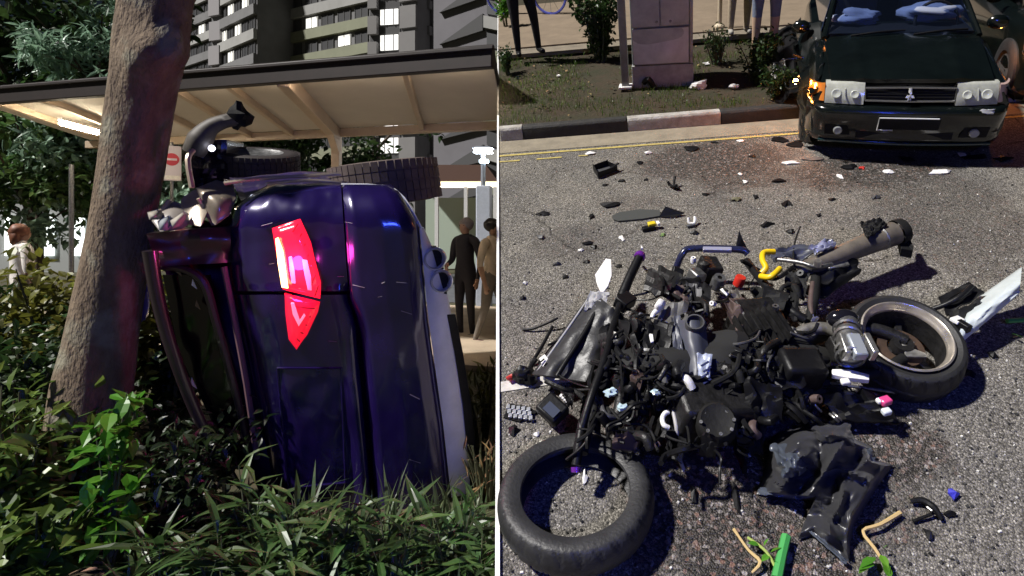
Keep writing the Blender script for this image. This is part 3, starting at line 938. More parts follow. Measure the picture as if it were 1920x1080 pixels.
    def panel(pts, d0, d1, name, m, th=.03, par=root, jit=.0, nsub=8):
        # pts: 4 corners (u,v) TL TR BR BL, bilinear, with noise
        a, b, c, e = pts
        def fn(s, t):
            u = lerp(lerp(a[0], b[0], s), lerp(e[0], c[0], s), t); v = lerp(lerp(a[1], b[1], s), lerp(e[1], c[1], s), t)
            return C(u, v, lerp(d0, d1, s) + jit * noise.noise(V((u * .03, v * .03, 7))))
        return MB().grid(fn, nsub, nsub, skirt=CF * th).build(name, m, par, angle=45)
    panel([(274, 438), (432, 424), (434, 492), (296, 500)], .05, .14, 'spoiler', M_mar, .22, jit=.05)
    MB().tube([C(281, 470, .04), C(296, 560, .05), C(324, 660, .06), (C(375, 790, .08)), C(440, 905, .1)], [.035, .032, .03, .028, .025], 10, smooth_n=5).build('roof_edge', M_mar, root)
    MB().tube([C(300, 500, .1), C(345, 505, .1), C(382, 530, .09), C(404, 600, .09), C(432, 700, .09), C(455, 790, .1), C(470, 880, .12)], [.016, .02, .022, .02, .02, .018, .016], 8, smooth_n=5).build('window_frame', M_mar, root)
    MB().tube([C(420, 500, .14), C(440, 600, .13), C(462, 720, .13), C(482, 860, .14)], .016, 8, smooth_n=4).build('window_rubber', mat('mauve_rubber', (.16, .09, .10), .5), root)
    # shattered pane in the rear window opening
    def glass(s, t):
        v = lerp(515, 880, t); a = poly([(515, 305), (660, 335), (880, 440)], v); b = poly([(515, 395), (700, 430), (880, 470)], v)
        u = lerp(a, b, s)
        return C(u, v, .17 + .02 * noise.noise(V((u * .02, v * .01, 2))))
    MB().grid(glass, 12, 22).build('rear_window', mat('dark_glass', (0.003, 0.0025, 0.0025), 0.12), root, angle=80)
    rg = random.Random(21)
    for k in range(7):
        u = rg.uniform(318, 410); v = rg.uniform(505, 830); u += (v - 505) * .16
        a = C(u, v, .12); ang = rg.uniform(0, 6.28); r = rg.uniform(.012, .04)
        MB().prism([a, a + CA * r * 2.6 + CUPV * r * .5, a + CA * r * 1.2 + CUPV * r], CF * .006).build('glass_shard', M_chrome if k % 3 == 0 else mat('amber_shard', (.09, .05, .025), .15, coat=1), root, smooth=False)
    # crumpled upper side: buckled sheet metal and glass
    M_crum = mat('crumpled_metal_glint', (0.30, 0.25, 0.19), 0.3, metal=.35, coat=.5, var=.3, scale=8)  # beige reflections put into the base colour of the metal
    def crum(pts, d0, d1, amp, f, name, m, nsub=14, sd=0.0):
        a, b, c, e = pts
        def fn(s, t):
            u = lerp(lerp(a[0], b[0], s), lerp(e[0], c[0], s), t); v = lerp(lerp(a[1], b[1], s), lerp(e[1], c[1], s), t)
            q = V((u * f, v * f, sd))
            return C(u + 8 * noise.noise(q + V((5, 0, 0))), v + 8 * noise.noise(q + V((9, 0, 0))), lerp(d0, d1, t) + amp * noise.cell(V((int(u * f), int(v * f), 0))) * .3 + amp * noise.noise(q))
        return MB().grid(fn, nsub, nsub, skirt=CF * .01).build(name, m, root, angle=15)
    crum([(430, 333), (640, 322), (660, 346), (446, 372)], .9, .32, .10, .02, 'side_panel', M_paintd, sd=5)
    for (a, b, c, w) in (((372, 372), (388, 400), (400, 421), .011), ((398, 392), (408, 402), (414, 380), .010), ((360, 352), (352, 300), (362, 282), .014), ((284, 408), (300, 398), (318, 376), .013), ((420, 344), (500, 334), (640, 326), .010), ((500, 345), (570, 338), (650, 343), .009)):
        MB().tube([C(*a, .12), C(*b, .15), C(*c, .2)], w, 7, smooth_n=3).build('torn_strip', mat('pale_torn_edge', (.55, .45, .33), .35, metal=.4), root)
    def facets(outl, cen, ds, dc, m, name='buckled_panel'):
        mbb = MB(); n_ = len(outl)
        mbb.v = [C(u, v, d) for (u, v), d in zip(outl, ds)] + [C(cen[0], cen[1], dc)]
        mbb.v += [p + CF * .02 for p in mbb.v]
        for i in range(n_):
            j = (i + 1) % n_
            mbb.f += [(i, j, n_), (n_ + 1 + j, n_ + 1 + i, 2 * n_ + 1), (i, j, n_ + 1 + j, n_ + 1 + i)]
        ob = mbb.build(name, m, root, recalc=False, angle=180)
        md = ob.modifiers.new('bend', 'SUBSURF'); md.levels = 2; md.render_levels = 2
    m_pad = mat('cream_padding', (.30, .27, .22), .7, var=.15, scale=9)
    m_gry = mat('buckled_grey_panel', (.25, .22, .19), .4)
    facets([(368, 352), (404, 338), (436, 346), (442, 372), (428, 404), (404, 422), (384, 404)], (408, 372), [.16, .3, .28, .16, .10, .08, .12], .05, M_crum)
    facets([(340, 372), (372, 350), (388, 398), (376, 424), (340, 420)], (366, 392), [.2, .24, .1, .06, .1], .16, M_crum)
    facets([(284, 414), (300, 392), (326, 378), (350, 386), (362, 412), (340, 430), (300, 434)], (322, 402), [.1, .18, .22, .2, .12, .06, .05], .06, m_gry)
    facets([(276, 398), (296, 392), (304, 402), (298, 412), (280, 412)], (290, 404), [.06, .1, .1, .05, .03], -.01, m_pad)
    facets([(318, 414), (344, 396), (352, 402), (336, 424), (322, 430)], (334, 412), [.04, .1, .1, .04, .02], -.01, m_pad)
    facets([(296, 414), (316, 404), (324, 418), (312, 432), (298, 432)], (308, 420), [.03, .06, .06, .02, .02], -.03, mat('pale_blue_padding', (.26, .28, .29), .8))
    # wheels on the side that is now up
    def wheel(c, ax, label=None, R=.335, w=.115, m=M_rubber, lugs=True):
        prof = [(R * .62, -w), (R * .80, -w * 1.04), (R * .93, -w * .95), (R * .985, -w * .78), (R, -w * .4), (R, w * .4), (R * .985, w * .78), (R * .93, w * .95), (R * .80, w * 1.04), (R * .62, w)]
        wl = MB().lathe(c, ax, prof, 48, closed=True).build('wheel', m, root, angle=50, label=label)
        lug = MB()
        ax = V(ax).normalized(); s = ax.orthogonal().normalized(); t = ax.cross(s)
        for j in range(46):
            a = 2 * PI * j / 46
            rd = s * math.cos(a) + t * math.sin(a); tg = ax.cross(rd)
            for (hh, hw) in ((-.75, .20), (-.26, .19), (.26, .19), (.75, .20)):
                lug.box(c + rd * (R + .002) + ax * (hh * w), (hw * w * 1.12, R * .060, .004), (ax, tg, rd))
        lug.build('tread_block', m, wl, smooth=False, kind='stuff')
        rim = MB().lathe(c, ax, [(.02, w * .55), (R * .3, w * .6), (R * .55, w * .8), (R * .63, w * 1.02), (R * .63, -w)], 32)
        rim.build('rim', M_steel, wl, angle=50)
        return wl
    wc = C(724, 343, .80)
    wheel(wc, CA + CF * .02, 'brownish rear wheel now on the upper side', R=.345, w=.135, m=mat('brown_lit_tyre', (0.10, 0.074, 0.064), 0.8, var=.3, scale=9))  # brown of the lit tread put into the rubber colour
    fw = C(482, 306, 2.0)
    wheel(fw, V((.1, -.25, 1)), 'torn off front wheel lying on the upper side', R=.31, w=.09, m=mat('dark_tyre', (0.022, 0.016, 0.016), .7))
    # black front corner and the bent mirror arm
    def fn(s, t):
        u = lerp(352, 425, s) + 12 * noise.noise(V((s * 3, t * 3, 1))); v = lerp(262, 352, t)
        return C(u, v, 1.5 + .25 * s + .12 * noise.noise(V((s * 4, t * 4, 8))))
    MB().grid(fn, 10, 10, skirt=CF * .5).build('front_wing', mat('black_wing', (.012, .010, .016), .25, coat=1), root, angle=25)
    MB().tube([C(362, 288, 1.45), C(376, 262, 1.45), C(394, 240, 1.45), C(420, 228, 1.45), C(446, 222, 1.45)], [.07, .085, .06, .05, .05], 9, smooth_n=4).build('mirror_arm', mat('scuffed_grey', (.07, .06, .05), .6, var=.4, scale=12), root)
    MB().blob(C(447, 216, 1.45), (.075, .06, .08), n1=9, n2=6, jit=.5, seed=4).build('mirror_stub', M_blackm, root, angle=30)
    MB().blob(C(397, 278, 1.38), (.022, .02, .022)).build('side_repeater', mat('repeater_lamp', (1, 1, 1), .3, emit=(.75, .8, 1.0), es=4), root)
    # blue plastic bit by the trunk
    MB().blob(C(262, 555, .5), (.035, .05, .16), n1=12, n2=10, jit=.25, seed=2).build('mirror_shell', mat('bright_blue_shell', (.03, .03, .55), .15, coat=1), root, angle=60)
    # number plate recess on the tailgate: a pressed shallow frame
    fr = [(520, 690), (640, 690), (648, 905), (540, 915)]
    mbf = MB()
    for (a, b) in zip(fr, fr[1:] + fr[:1]):
        q = 10
        pts = [C(lerp(a[0], b[0], i / q), lerp(a[1], b[1], i / q), dep(lerp(a[0], b[0], i / q), lerp(a[1], b[1], i / q)) - .002) for i in range(q + 1)]
        mbf.tube(pts, .006, 6)
    mbf.build('plate_recess', M_paint, hatch)
    MB().tube([C(790, 428, -.03), C(740, 356, .1), C(640, 346, .16)], .008, 6, smooth_n=4).build('bumper_lip', M_diff, root)
crashed_car()
# ================================================================ PEOPLE AND LEFT-HAND STREET FURNITURE
def person(label, base, face, h, cols, upv=V((0, 0, 1)), pose=None, hair_len=.0, skirt=None):
    up = V(upv).normalized()
    f = V(face); f = (f - up * f.dot(up)).normalized(); r = f.cross(up).normalized()
    def L(p): return V(base) + (r * p[0] + f * p[1] + up * p[2]) * h
    J = {'pelvis': (0, 0, .535, .078), 'spine': (0, .005, .63, .072), 'chest': (0, .008, .745, .082), 'nb': (0, -.005, .825, .045), 'neck': (0, 0, .858, .030),
         'jaw': (0, .012, .892, .040), 'head': (0, .008, .930, .050), 'crown': (0, -.002, .965, .040), 'nose': (0, .062, .915, .009)}
    for s, n in ((-1, 'l'), (1, 'r')):
        J['sh' + n] = (s * .105, 0, .808, .040); J['el' + n] = (s * .150, -.01, .640, .027); J['wr' + n] = (s * .158, .045, .505, .017)
        J['pa' + n] = (s * .160, .056, .462, .018)
        for k in range(4): J['f%d%s' % (k, n)] = (s * (.150 + .003 * k), .040 + .014 * k, .408 + abs(k - 1.6) * .006, .0062)
        J['th' + n] = (s * .146, .090, .440, .0068)
        J['hip' + n] = (s * .050, 0, .515, .060); J['kn' + n] = (s * .058, .012, .285, .036); J['an' + n] = (s * .060, -.012, .050, .024)
        J['he' + n] = (s * .060, -.022, .022, .022); J['to' + n] = (s * .072, .085, .020, .020)
    for k, p in (pose or {}).items(): J[k] = tuple(p) + ((J[k][3],) if len(p) == 3 else ())
    B = [('pelvis', 'spine', 't'), ('spine', 'chest', 't'), ('chest', 'nb', 't'), ('nb', 'neck', 's'), ('neck', 'jaw', 's'), ('jaw', 'head', 's'), ('head', 'crown', 's'), ('head', 'nose', 's')]
    for n in 'lr':
        B += [('nb', 'sh' + n, 't'), ('sh' + n, 'el' + n, 't'), ('el' + n, 'wr' + n, 'a'), ('wr' + n, 'pa' + n, 's')] + [('pa' + n, 'f%d%s' % (k, n), 's') for k in range(4)] + [('pa' + n, 'th' + n, 's'),
              ('pelvis', 'hip' + n, 'b'), ('hip' + n, 'kn' + n, 'b'), ('kn' + n, 'an' + n, 'c'), ('an' + n, 'he' + n, 'f'), ('he' + n, 'to' + n, 'f')]
    names = list(J); idx = {k: i for i, k in enumerate(names)}
    me = bpy.data.meshes.new('p')
    root = thing('person', base, label, 'person')
    me.from_pydata([tuple(L(J[k]) - V(base)) for k in names], [(idx[a], idx[b]) for a, b, c in B], [])
    ob = bpy.data.objects.new('tmp', me); COL.objects.link(ob)
    ob.modifiers.new('skin', 'SKIN'); sb = ob.modifiers.new('sub', 'SUBSURF'); sb.levels = 2; sb.render_levels = 2
    sv = me.skin_vertices[0].data
    for k in names:
        sv[idx[k]].radius = (J[k][3] * h, J[k][3] * h)
        sv[idx[k]].use_root = (k == 'pelvis')
    dg = bpy.context.evaluated_depsgraph_get()
    m2 = bpy.data.meshes.new_from_object(ob.evaluated_get(dg))
    bpy.data.objects.remove(ob)
    order = ['t', 'a', 's', 'b', 'c', 'f']
    for k in order: m2.materials.append(cols[k])
    segs = [(L(J[a]) - V(base), L(J[b]) - V(base), order.index(c), (J[a][3] + J[b][3]) * .5 * h) for a, b, c in B]
    for p in m2.polygons:
        best = 1e9
        for a, b, c, rr in segs:
            ab = b - a; t = max(0, min(1, (p.center - a).dot(ab) / ab.length_squared))
            dd = (p.center - (a + ab * t)).length - rr
            if dd < best: best = dd; ci = c
        p.material_index = ci; p.use_smooth = True
    bo = bpy.data.objects.new('body', m2); COL.objects.link(bo); bo.parent = root
    # hair
    hc = L((0, -.012, .945))
    mb = MB(); mb.blob(hc, (.060 * h, .066 * h, .058 * h), (r, f, up), 14, 10, .08, 1)
    if hair_len: mb.blob(L((0, -.04, .945 - hair_len / 2)), (.058 * h, .034 * h, hair_len * h * .62), (r, f, up), 12, 8, .15, 2)
    mb.build('hair', cols['h'], root, angle=180)
    for s in (-1, 1):
        MB().blob(L((s * .019, .052, .931)), (.006 * h, .004 * h, .004 * h), (r, f, up), 8, 6).build('eye', M_black, root)
    if skirt:
        mb = MB()
        prof = []
        pts = [(.62, .082), (.54, .098), (.45, .112), (skirt, .118)]
        c0 = V(base)
        mb.lathe(c0, up, [(q[1] * h, q[0] * h) for q in pts], 24)
        mb.build('shirt_hem', cols['t'], root, angle=180)
    return root

M_skin = mat('skin_tan', (.33, .19, .12), .6, var=.1, scale=20)
M_hair = mat('hair_black', (.012, .010, .009), .5)
def cl(name, c): return mat(name, c, .9, var=.2, scale=8, bump=.25, bscale=25)
def left_people():
    blk = cl('dark_uniform', (.016, .014, .018))
    person('person in dark clothes standing beyond the exhaust tips', G(873, 8.4), (-.5, -1, 0), 1.72,
           dict(t=blk, a=blk, s=M_skin, b=blk, c=blk, f=mat('shoe_black', (.02, .02, .02), .5), h=cl('grey_cap', (.22, .2, .19))),
           pose={'wrr': (.12, .10, .60), 'par': (.09, .13, .62), 'knl': (-.075, .03, .285)})
    bei = cl('beige_shirt', (.52, .43, .32)); tr = cl('grey_trousers', (.15, .13, .11))
    person('person in beige shirt and grey trousers walking out of view', G(924, 7.9), (.9, -.5, 0), 1.70,
           dict(t=bei, a=M_skin, s=M_skin, b=tr, c=tr, f=mat('shoe_brown', (.08, .04, .03), .6), h=M_hair),
           pose={'knl': (-.055, .06, .30), 'anl': (-.06, .10, .055), 'hel': (-.06, .085, .025), 'tol': (-.072, .195, .02), 'anr': (.06, -.12, .06), 'her': (.06, -.13, .028), 'tor': (.072, -.02, .02), 'knr': (.058, -.03, .29)})
    wh = cl('white_blouse', (.72, .68, .64))
    person('person with long reddish hair and white top behind the hedge', G(40, 7.6), (.6, 1, 0), 1.62,
           dict(t=wh, a=M_skin, s=M_skin, b=tr, c=tr, f=M_black, h=mat('hair_auburn', (.16, .055, .025), .55, var=.4, scale=30)), hair_len=.10)
left_people()

def street_bits():
    # no entry sign
    D = 10.2
    c = P(322, 306, D)
    n = (EYE - c); n.z = 0; n.normalize(); r = V((-n.y, n.x, 0)); r = -r if r.x < 0 else r; up = V((0, 0, 1))
    foot = V((c.x, c.y, 0))
    root = thing('no_entry_sign', foot, 'white sign with a red no entry disc and bar between trunk and car', 'sign')
    w = 15 / F * D; hh = 33 / F * D
    MB().box(c, (w, .012, hh), (r, n, up)).build('plate', mat('sign_white', (.62, .58, .66), .6), root, bevel=.01)
    red = mat('sign_red', (.55, .05, .08), .5)
    MB().lathe(c + up * .065 + n * .014, n, [(.001, .004), (.105, .004), (.108, 0)], 32).build('disc', red, root)
    MB().box(c + up * .065 + n * .021, (.075, .003, .018), (r, n, up)).build('bar', mat('sign_white', (1, 1, 1)), root, smooth=False)
    MB().box(c - up * (hh - .055) + n * .016, (w * .9, .003, .035), (r, n, up)).build('lower_panel', M_white, root, smooth=False)
    MB().tube([foot, V((c.x, c.y, c.z + hh + .06)) - n * .03], .028, 10).build('pole', M_steel, root)
    # street lamp at the right: two bright heads on a post
    D = 13.5
    c = P(906, 283, D); foot = V((c.x, c.y, 0))
    root = thing('street_lamp', foot, 'street lamp with a dazzling white head above the dark uniformed person', 'lamp')
    MB().tube([foot, foot + V((0, 0, c.z - .1))], [.07, .05], 12).build('post', mat('lamp_post_grey', (.2, .22, .26), .5), root)
    head = MB(); head.box(c, (.22, .12, .05), taper=.8)
    head.build('lit_head', mat('lamp_white', (1, 1, 1), .5, emit=(.80, .90, 1.0), es=22), root, bevel=.03)
    MB().box(c + V((0, 0, .075)), (.25, .15, .025), taper=.6).build('hood', mat('lamp_post_grey', (0, 0, 0)), root, bevel=.01)
    MB().box(c + V((.02, 0, -.24)), (.10, .08, .04)).build('lit_head', mat('lamp_white2', (1, 1, 1), .5, emit=(.7, .9, 1.0), es=6), root, bevel=.02)
    # concrete gate pillar under the lamp
    a = G(908, 11.5)
    MB().box(a + V((0, 0, 1.2)), (.14, .14, 1.2)).build('pillar', mat('pale_blue_pillar', (.34, .38, .46), .7, var=.1), None, bevel=.02, label='pale blue square pillar below the street lamp', cat='pillar')
    # far drop-off shelter, pitched brown roof with lit eaves
    a = G(845, 20.0)
    root = thing('drop_off_shelter', a, 'small brown roofed drop off shelter with lit eaves beyond the tyre', 'shelter')
    up = V((0, 0, 1)); z = 3.2
    mrf = mat('brown_roof', (.14, .075, .055), .7)
    MB().prism([a + V((-1.6, 0, z)), a + V((1.6, 0, z)), a + V((1.2, 0, z + .55)), a + V((-1.2, 0, z + .55))], V((0, 3, 0))).build('roof', mrf, root, smooth=False)
    MB().box(a + V((0, .1, z - .12)), (1.55, .05, .10)).build('lit_eaves', mat('eave_glow', (1, .9, .7), .5, emit=(1, .78, .5), es=1.2), root, smooth=False)
    MB().box(a + V((0, 2.4, z / 2 - .2)), (1.5, .05, z / 2 - .25)).build('back_wall', mat('pale_green_wall', (.42, .50, .42), .8), root, smooth=False)
    for x in (-1.5, -.5, .5, 1.5):
        MB().box(a + V((x, .1, z / 2 - .1)), (.06, .06, z / 2 - .1)).build('post', M_white, root, smooth=False)
    # pale void-deck wall far left with bright lights behind the hedge
    a = G(95, 21)
    root = thing('lit_kiosk', a, 'bright lit kiosk front glimpsed behind the hedge at the left', 'kiosk')
    MB().box(a + V((0, 1.2, 1.3)), (2.6, 1.0, 1.3)).build('wall', mat('kiosk_wall', (.4, .42, .42), .8), root, smooth=False)
    for x in (-1.6, -.2, .9, 1.9):
        MB().box(a + V((x, .15, 1.3)), (.16, .04, .7)).build('lit_window', mat('kiosk_light', (1, 1, 1), .5, emit=(.9, 1.0, .95), es=.9), root, smooth=False)
    for i, (u, lb) in enumerate(((288 / 2, 'slim grey pole left of the trunk above the hedge'),)):
        a = G(134, 9.5)
        MB().tube([a, a + V((0, 0, 2.6))], .035, 10).build('pole', M_steel, None, label=lb, cat='pole')
    # red scrap and fallen leaves at the bottom edge
    c = G(612, 2.30, .02)
    MB().blob(c + V((0, 0, .05)), (.045, .04, .06), n1=10, n2=7, jit=.6, seed=3).build('red_scrap', mat('red_scrap', (.62, .03, .03), .35, coat=.6, var=.4, scale=25), None, angle=20, label='bright red broken lens scrap lying in the grass at the bottom', cat='debris')
street_bits()

def police_beacon():
    # the blue light bar whose reflections show on the bumper, the windscreen, the tyre and the raincoat
    b0 = V((.92, -2.0, 0)); z = 2.02
    root = thing('police_light_bar', b0, 'blue police light bar on a tripod behind the viewpoint', 'lamp')
    for q in range(3):
        a = q * 2.094
        MB().tube([b0 + V((math.cos(a) * .45, math.sin(a) * .45, 0)), b0 + V((0, 0, .9))], .014, 8).build('leg', M_steel, root)
    MB().tube([b0 + V((0, 0, .85)), b0 + V((0, 0, z - .1))], .02, 10).build('mast', M_steel, root)
    MB().box(b0 + V((0, 0, z - .115)), (.32, .08, .015)).build('base', M_black, root, bevel=.005)
    MB().box(b0 + V((0, 0, z)), (.26, .06, .18), None, .9).build('lit_lens', mat('blue_beacon', (.1, .1, 1), .3, emit=(.05, .10, 1.0), es=40), root, bevel=.03)
police_beacon()
# ================================================================ SLOPING ROAD, KERB, VERGE
def asphalt_material():
    m = bpy.data.materials.new('worn_asphalt'); m.use_nodes = True
    t = m.node_tree; b = t.nodes['Principled BSDF']
    N = t.nodes.new; K = t.links.new
    tc = N('ShaderNodeTexCoord'); oc = tc.outputs['Object']
    def noise_n(sc, det=5, rough=.6):
        n = N('ShaderNodeTexNoise'); n.inputs['Scale'].default_value = sc; n.inputs['Detail'].default_value = det; n.inputs['Roughness'].default_value = rough
        K(oc, n.inputs['Vector']); return n
    def ramp(src, stops):
        r = N('ShaderNodeValToRGB'); e = r.color_ramp.elements
        e[0].position, e[0].color = stops[0][0], tuple(stops[0][1]) + (1,)
        e[1].position, e[1].color = stops[-1][0], tuple(stops[-1][1]) + (1,)
        for p, c in stops[1:-1]:
            k = e.new(p); k.color = tuple(c) + (1,)
        K(src, r.inputs[0]); return r
    vo = N('ShaderNodeTexVoronoi'); vo.inputs['Scale'].default_value = 140; vo.inputs['Randomness'].default_value = 1
    K(oc, vo.inputs['Vector'])
    sep = N('ShaderNodeSeparateColor'); K(vo.outputs['Color'], sep.inputs[0])
    stones = ramp(sep.outputs[0], [(0, (.055, .052, .048)), (.22, (.12, .115, .106)), (.5, (.185, .177, .164)), (.76, (.24, .23, .212)), (.93, (.31, .297, .275)), (1, (.48, .465, .44))])
    vd = ramp(vo.outputs['Distance'], [(0.25, (1, 1, 1)), (.8, (.35, .35, .35))])
    mul = N('ShaderNodeMixRGB'); mul.blend_type = 'MULTIPLY'; mul.inputs[0].default_value = .75
    K(stones.outputs[0], mul.inputs[1]); K(vd.outputs[0], mul.inputs[2])
    fine = noise_n(240, 3); fr = ramp(fine.outputs[0], [(.35, (.55, .55, .55)), (.65, (1.35, 1.33, 1.28))])
    mul2 = N('ShaderNodeMixRGB'); mul2.blend_type = 'MULTIPLY'; mul2.inputs[0].default_value = 1
    K(mul.outputs[0], mul2.inputs[1]); K(fr.outputs[0], mul2.inputs[2])
    big = noise_n(1.7, 7, .65); br = ramp(big.outputs[0], [(.3, (.80, .80, .82)), (.7, (1.30, 1.26, 1.2))])
    mul3 = N('ShaderNodeMixRGB'); mul3.blend_type = 'MULTIPLY'; mul3.inputs[0].default_value = 1
    K(mul2.outputs[0], mul3.inputs[1]); K(br.outputs[0], mul3.inputs[2])
    # hairline cracks
    wv = N('ShaderNodeVectorMath'); wv.operation = 'SCALE'; wv.inputs['Scale'].default_value = .35
    wn = noise_n(2.5, 6, .7); K(wn.outputs['Color'], wv.inputs[0])
    wa = N('ShaderNodeVectorMath'); wa.operation = 'ADD'; K(oc, wa.inputs[0]); K(wv.outputs[0], wa.inputs[1])
    vc = N('ShaderNodeTexVoronoi'); vc.feature = 'DISTANCE_TO_EDGE'; vc.inputs['Scale'].default_value = .9; K(wa.outputs[0], vc.inputs['Vector'])
    ck = ramp(vc.outputs['Distance'], [(0, (.25, .24, .22)), (.006, (.4, .38, .36)), (.011, (1, 1, 1))])
    mul4 = N('ShaderNodeMixRGB'); mul4.blend_type = 'MULTIPLY'
    cn = noise_n(1.1, 3); cr_ = ramp(cn.outputs[0], [(.45, (0, 0, 0)), (.6, (1, 1, 1))]); K(cr_.outputs[0], mul4.inputs[0])
    K(mul3.outputs[0], mul4.inputs[1]); K(ck.outputs[0], mul4.inputs[2]); mul3 = mul4
    # oil and water stains with ragged outlines, each a place on the road
    acc = None
    dist = noise_n(5.0, 6, .7)
    dm = N('ShaderNodeMath'); dm.operation = 'MULTIPLY_ADD'; dm.inputs[1].default_value = 1.5; dm.inputs[2].default_value = -.75
    K(dist.outputs[0], dm.inputs[0])
    for (u, v, du, dv, k) in STAINS:
        c = sl(S(u, v)); ra = (sl(S(u + du, v)) - c).length; rb = (sl(S(u, v - dv)) - c).length
        mp = N('ShaderNodeMapping'); mp.vector_type = 'POINT'
        mp.inputs['Location'].default_value = (-c.x / ra, -c.y / rb, 0); mp.inputs['Scale'].default_value = (1 / ra, 1 / rb, 0)
        K(oc, mp.inputs[0])
        ln = N('ShaderNodeVectorMath'); ln.operation = 'LENGTH'; K(mp.outputs[0], ln.inputs[0])
        ad = N('ShaderNodeMath'); ad.operation = 'ADD'; K(ln.outputs['Value'], ad.inputs[0]); K(dm.outputs[0], ad.inputs[1])
        mr = N('ShaderNodeMapRange'); mr.interpolation_type = 'SMOOTHSTEP'
        mr.inputs['From Min'].default_value = 1.3; mr.inputs['From Max'].default_value = .75
        mr.inputs['To Min'].default_value = 0; mr.inputs['To Max'].default_value = k
        K(ad.outputs[0], mr.inputs['Value'])
        if acc is None: acc = mr.outputs[0]
        else:
            mx = N('ShaderNodeMath'); mx.operation = 'MAXIMUM'; K(acc, mx.inputs[0]); K(mr.outputs[0], mx.inputs[1]); acc = mx.outputs[0]
    dark = N('ShaderNodeMixRGB'); dark.blend_type = 'MULTIPLY'
    K(acc, dark.inputs[0]); K(mul3.outputs[0], dark.inputs[1]); dark.inputs[2].default_value = (.16, .14, .13, 1)
    # reddish stones show in the wet patch
    v2 = N('ShaderNodeTexVoronoi'); v2.inputs['Scale'].default_value = 75; K(oc, v2.inputs['Vector'])
    s2 = N('ShaderNodeSeparateColor'); K(v2.outputs['Color'], s2.inputs[0])
    rr = ramp(s2.outputs[1], [(.0, (0, 0, 0)), (.66, (0, 0, 0)), (.8, (.5, .5, .5)), (1, (1, 1, 1))])
    fac = N('ShaderNodeMath'); fac.operation = 'MULTIPLY'; K(rr.outputs[0], fac.inputs[0]); K(acc, fac.inputs[1])
    cl_ = ramp(s2.outputs[2], [(0, (.20, .11, .08)), (.5, (.16, .13, .12)), (1, (.34, .31, .29))])
    fin = N('ShaderNodeMixRGB'); K(fac.outputs[0], fin.inputs[0]); K(dark.outputs[0], fin.inputs[1]); K(cl_.outputs[0], fin.inputs[2])
    K(fin.outputs[0], b.inputs['Base Color'])
    rg_ = N('ShaderNodeMapRange'); rg_.inputs['To Min'].default_value = .88; rg_.inputs['To Max'].default_value = .42
    K(acc, rg_.inputs['Value']); K(rg_.outputs[0], b.inputs['Roughness'])
    b.inputs['Specular IOR Level'].default_value = .35
    bp = N('ShaderNodeBump'); bp.inputs['Strength'].default_value = .9; bp.inputs['Distance'].default_value = .006; bp.invert = True
    K(vo.outputs['Distance'], bp.inputs['Height']); K(bp.outputs[0], b.inputs['Normal'])
    return m
STAINS = [(1340, 300, 150, 35, .75), (1380, 330, 90, 22, .6), (1620, 320, 160, 30, .75), (1760, 380, 130, 80, .45), (1330, 930, 170, 120, .9), (1480, 1000, 130, 110, .85),
          (1660, 830, 110, 70, .85), (1600, 930, 130, 100, .55), (1420, 1060, 200, 60, .9), (1290, 1000, 120, 90, .8), (1060, 455, 70, 30, .3), (1190, 380, 60, 14, .3), (1500, 800, 160, 60, .9), (1160, 760, 140, 60, .5), (1715, 400, 50, 50, .45), (1790, 470, 60, 50, .4), (1690, 345, 60, 26, .5)]

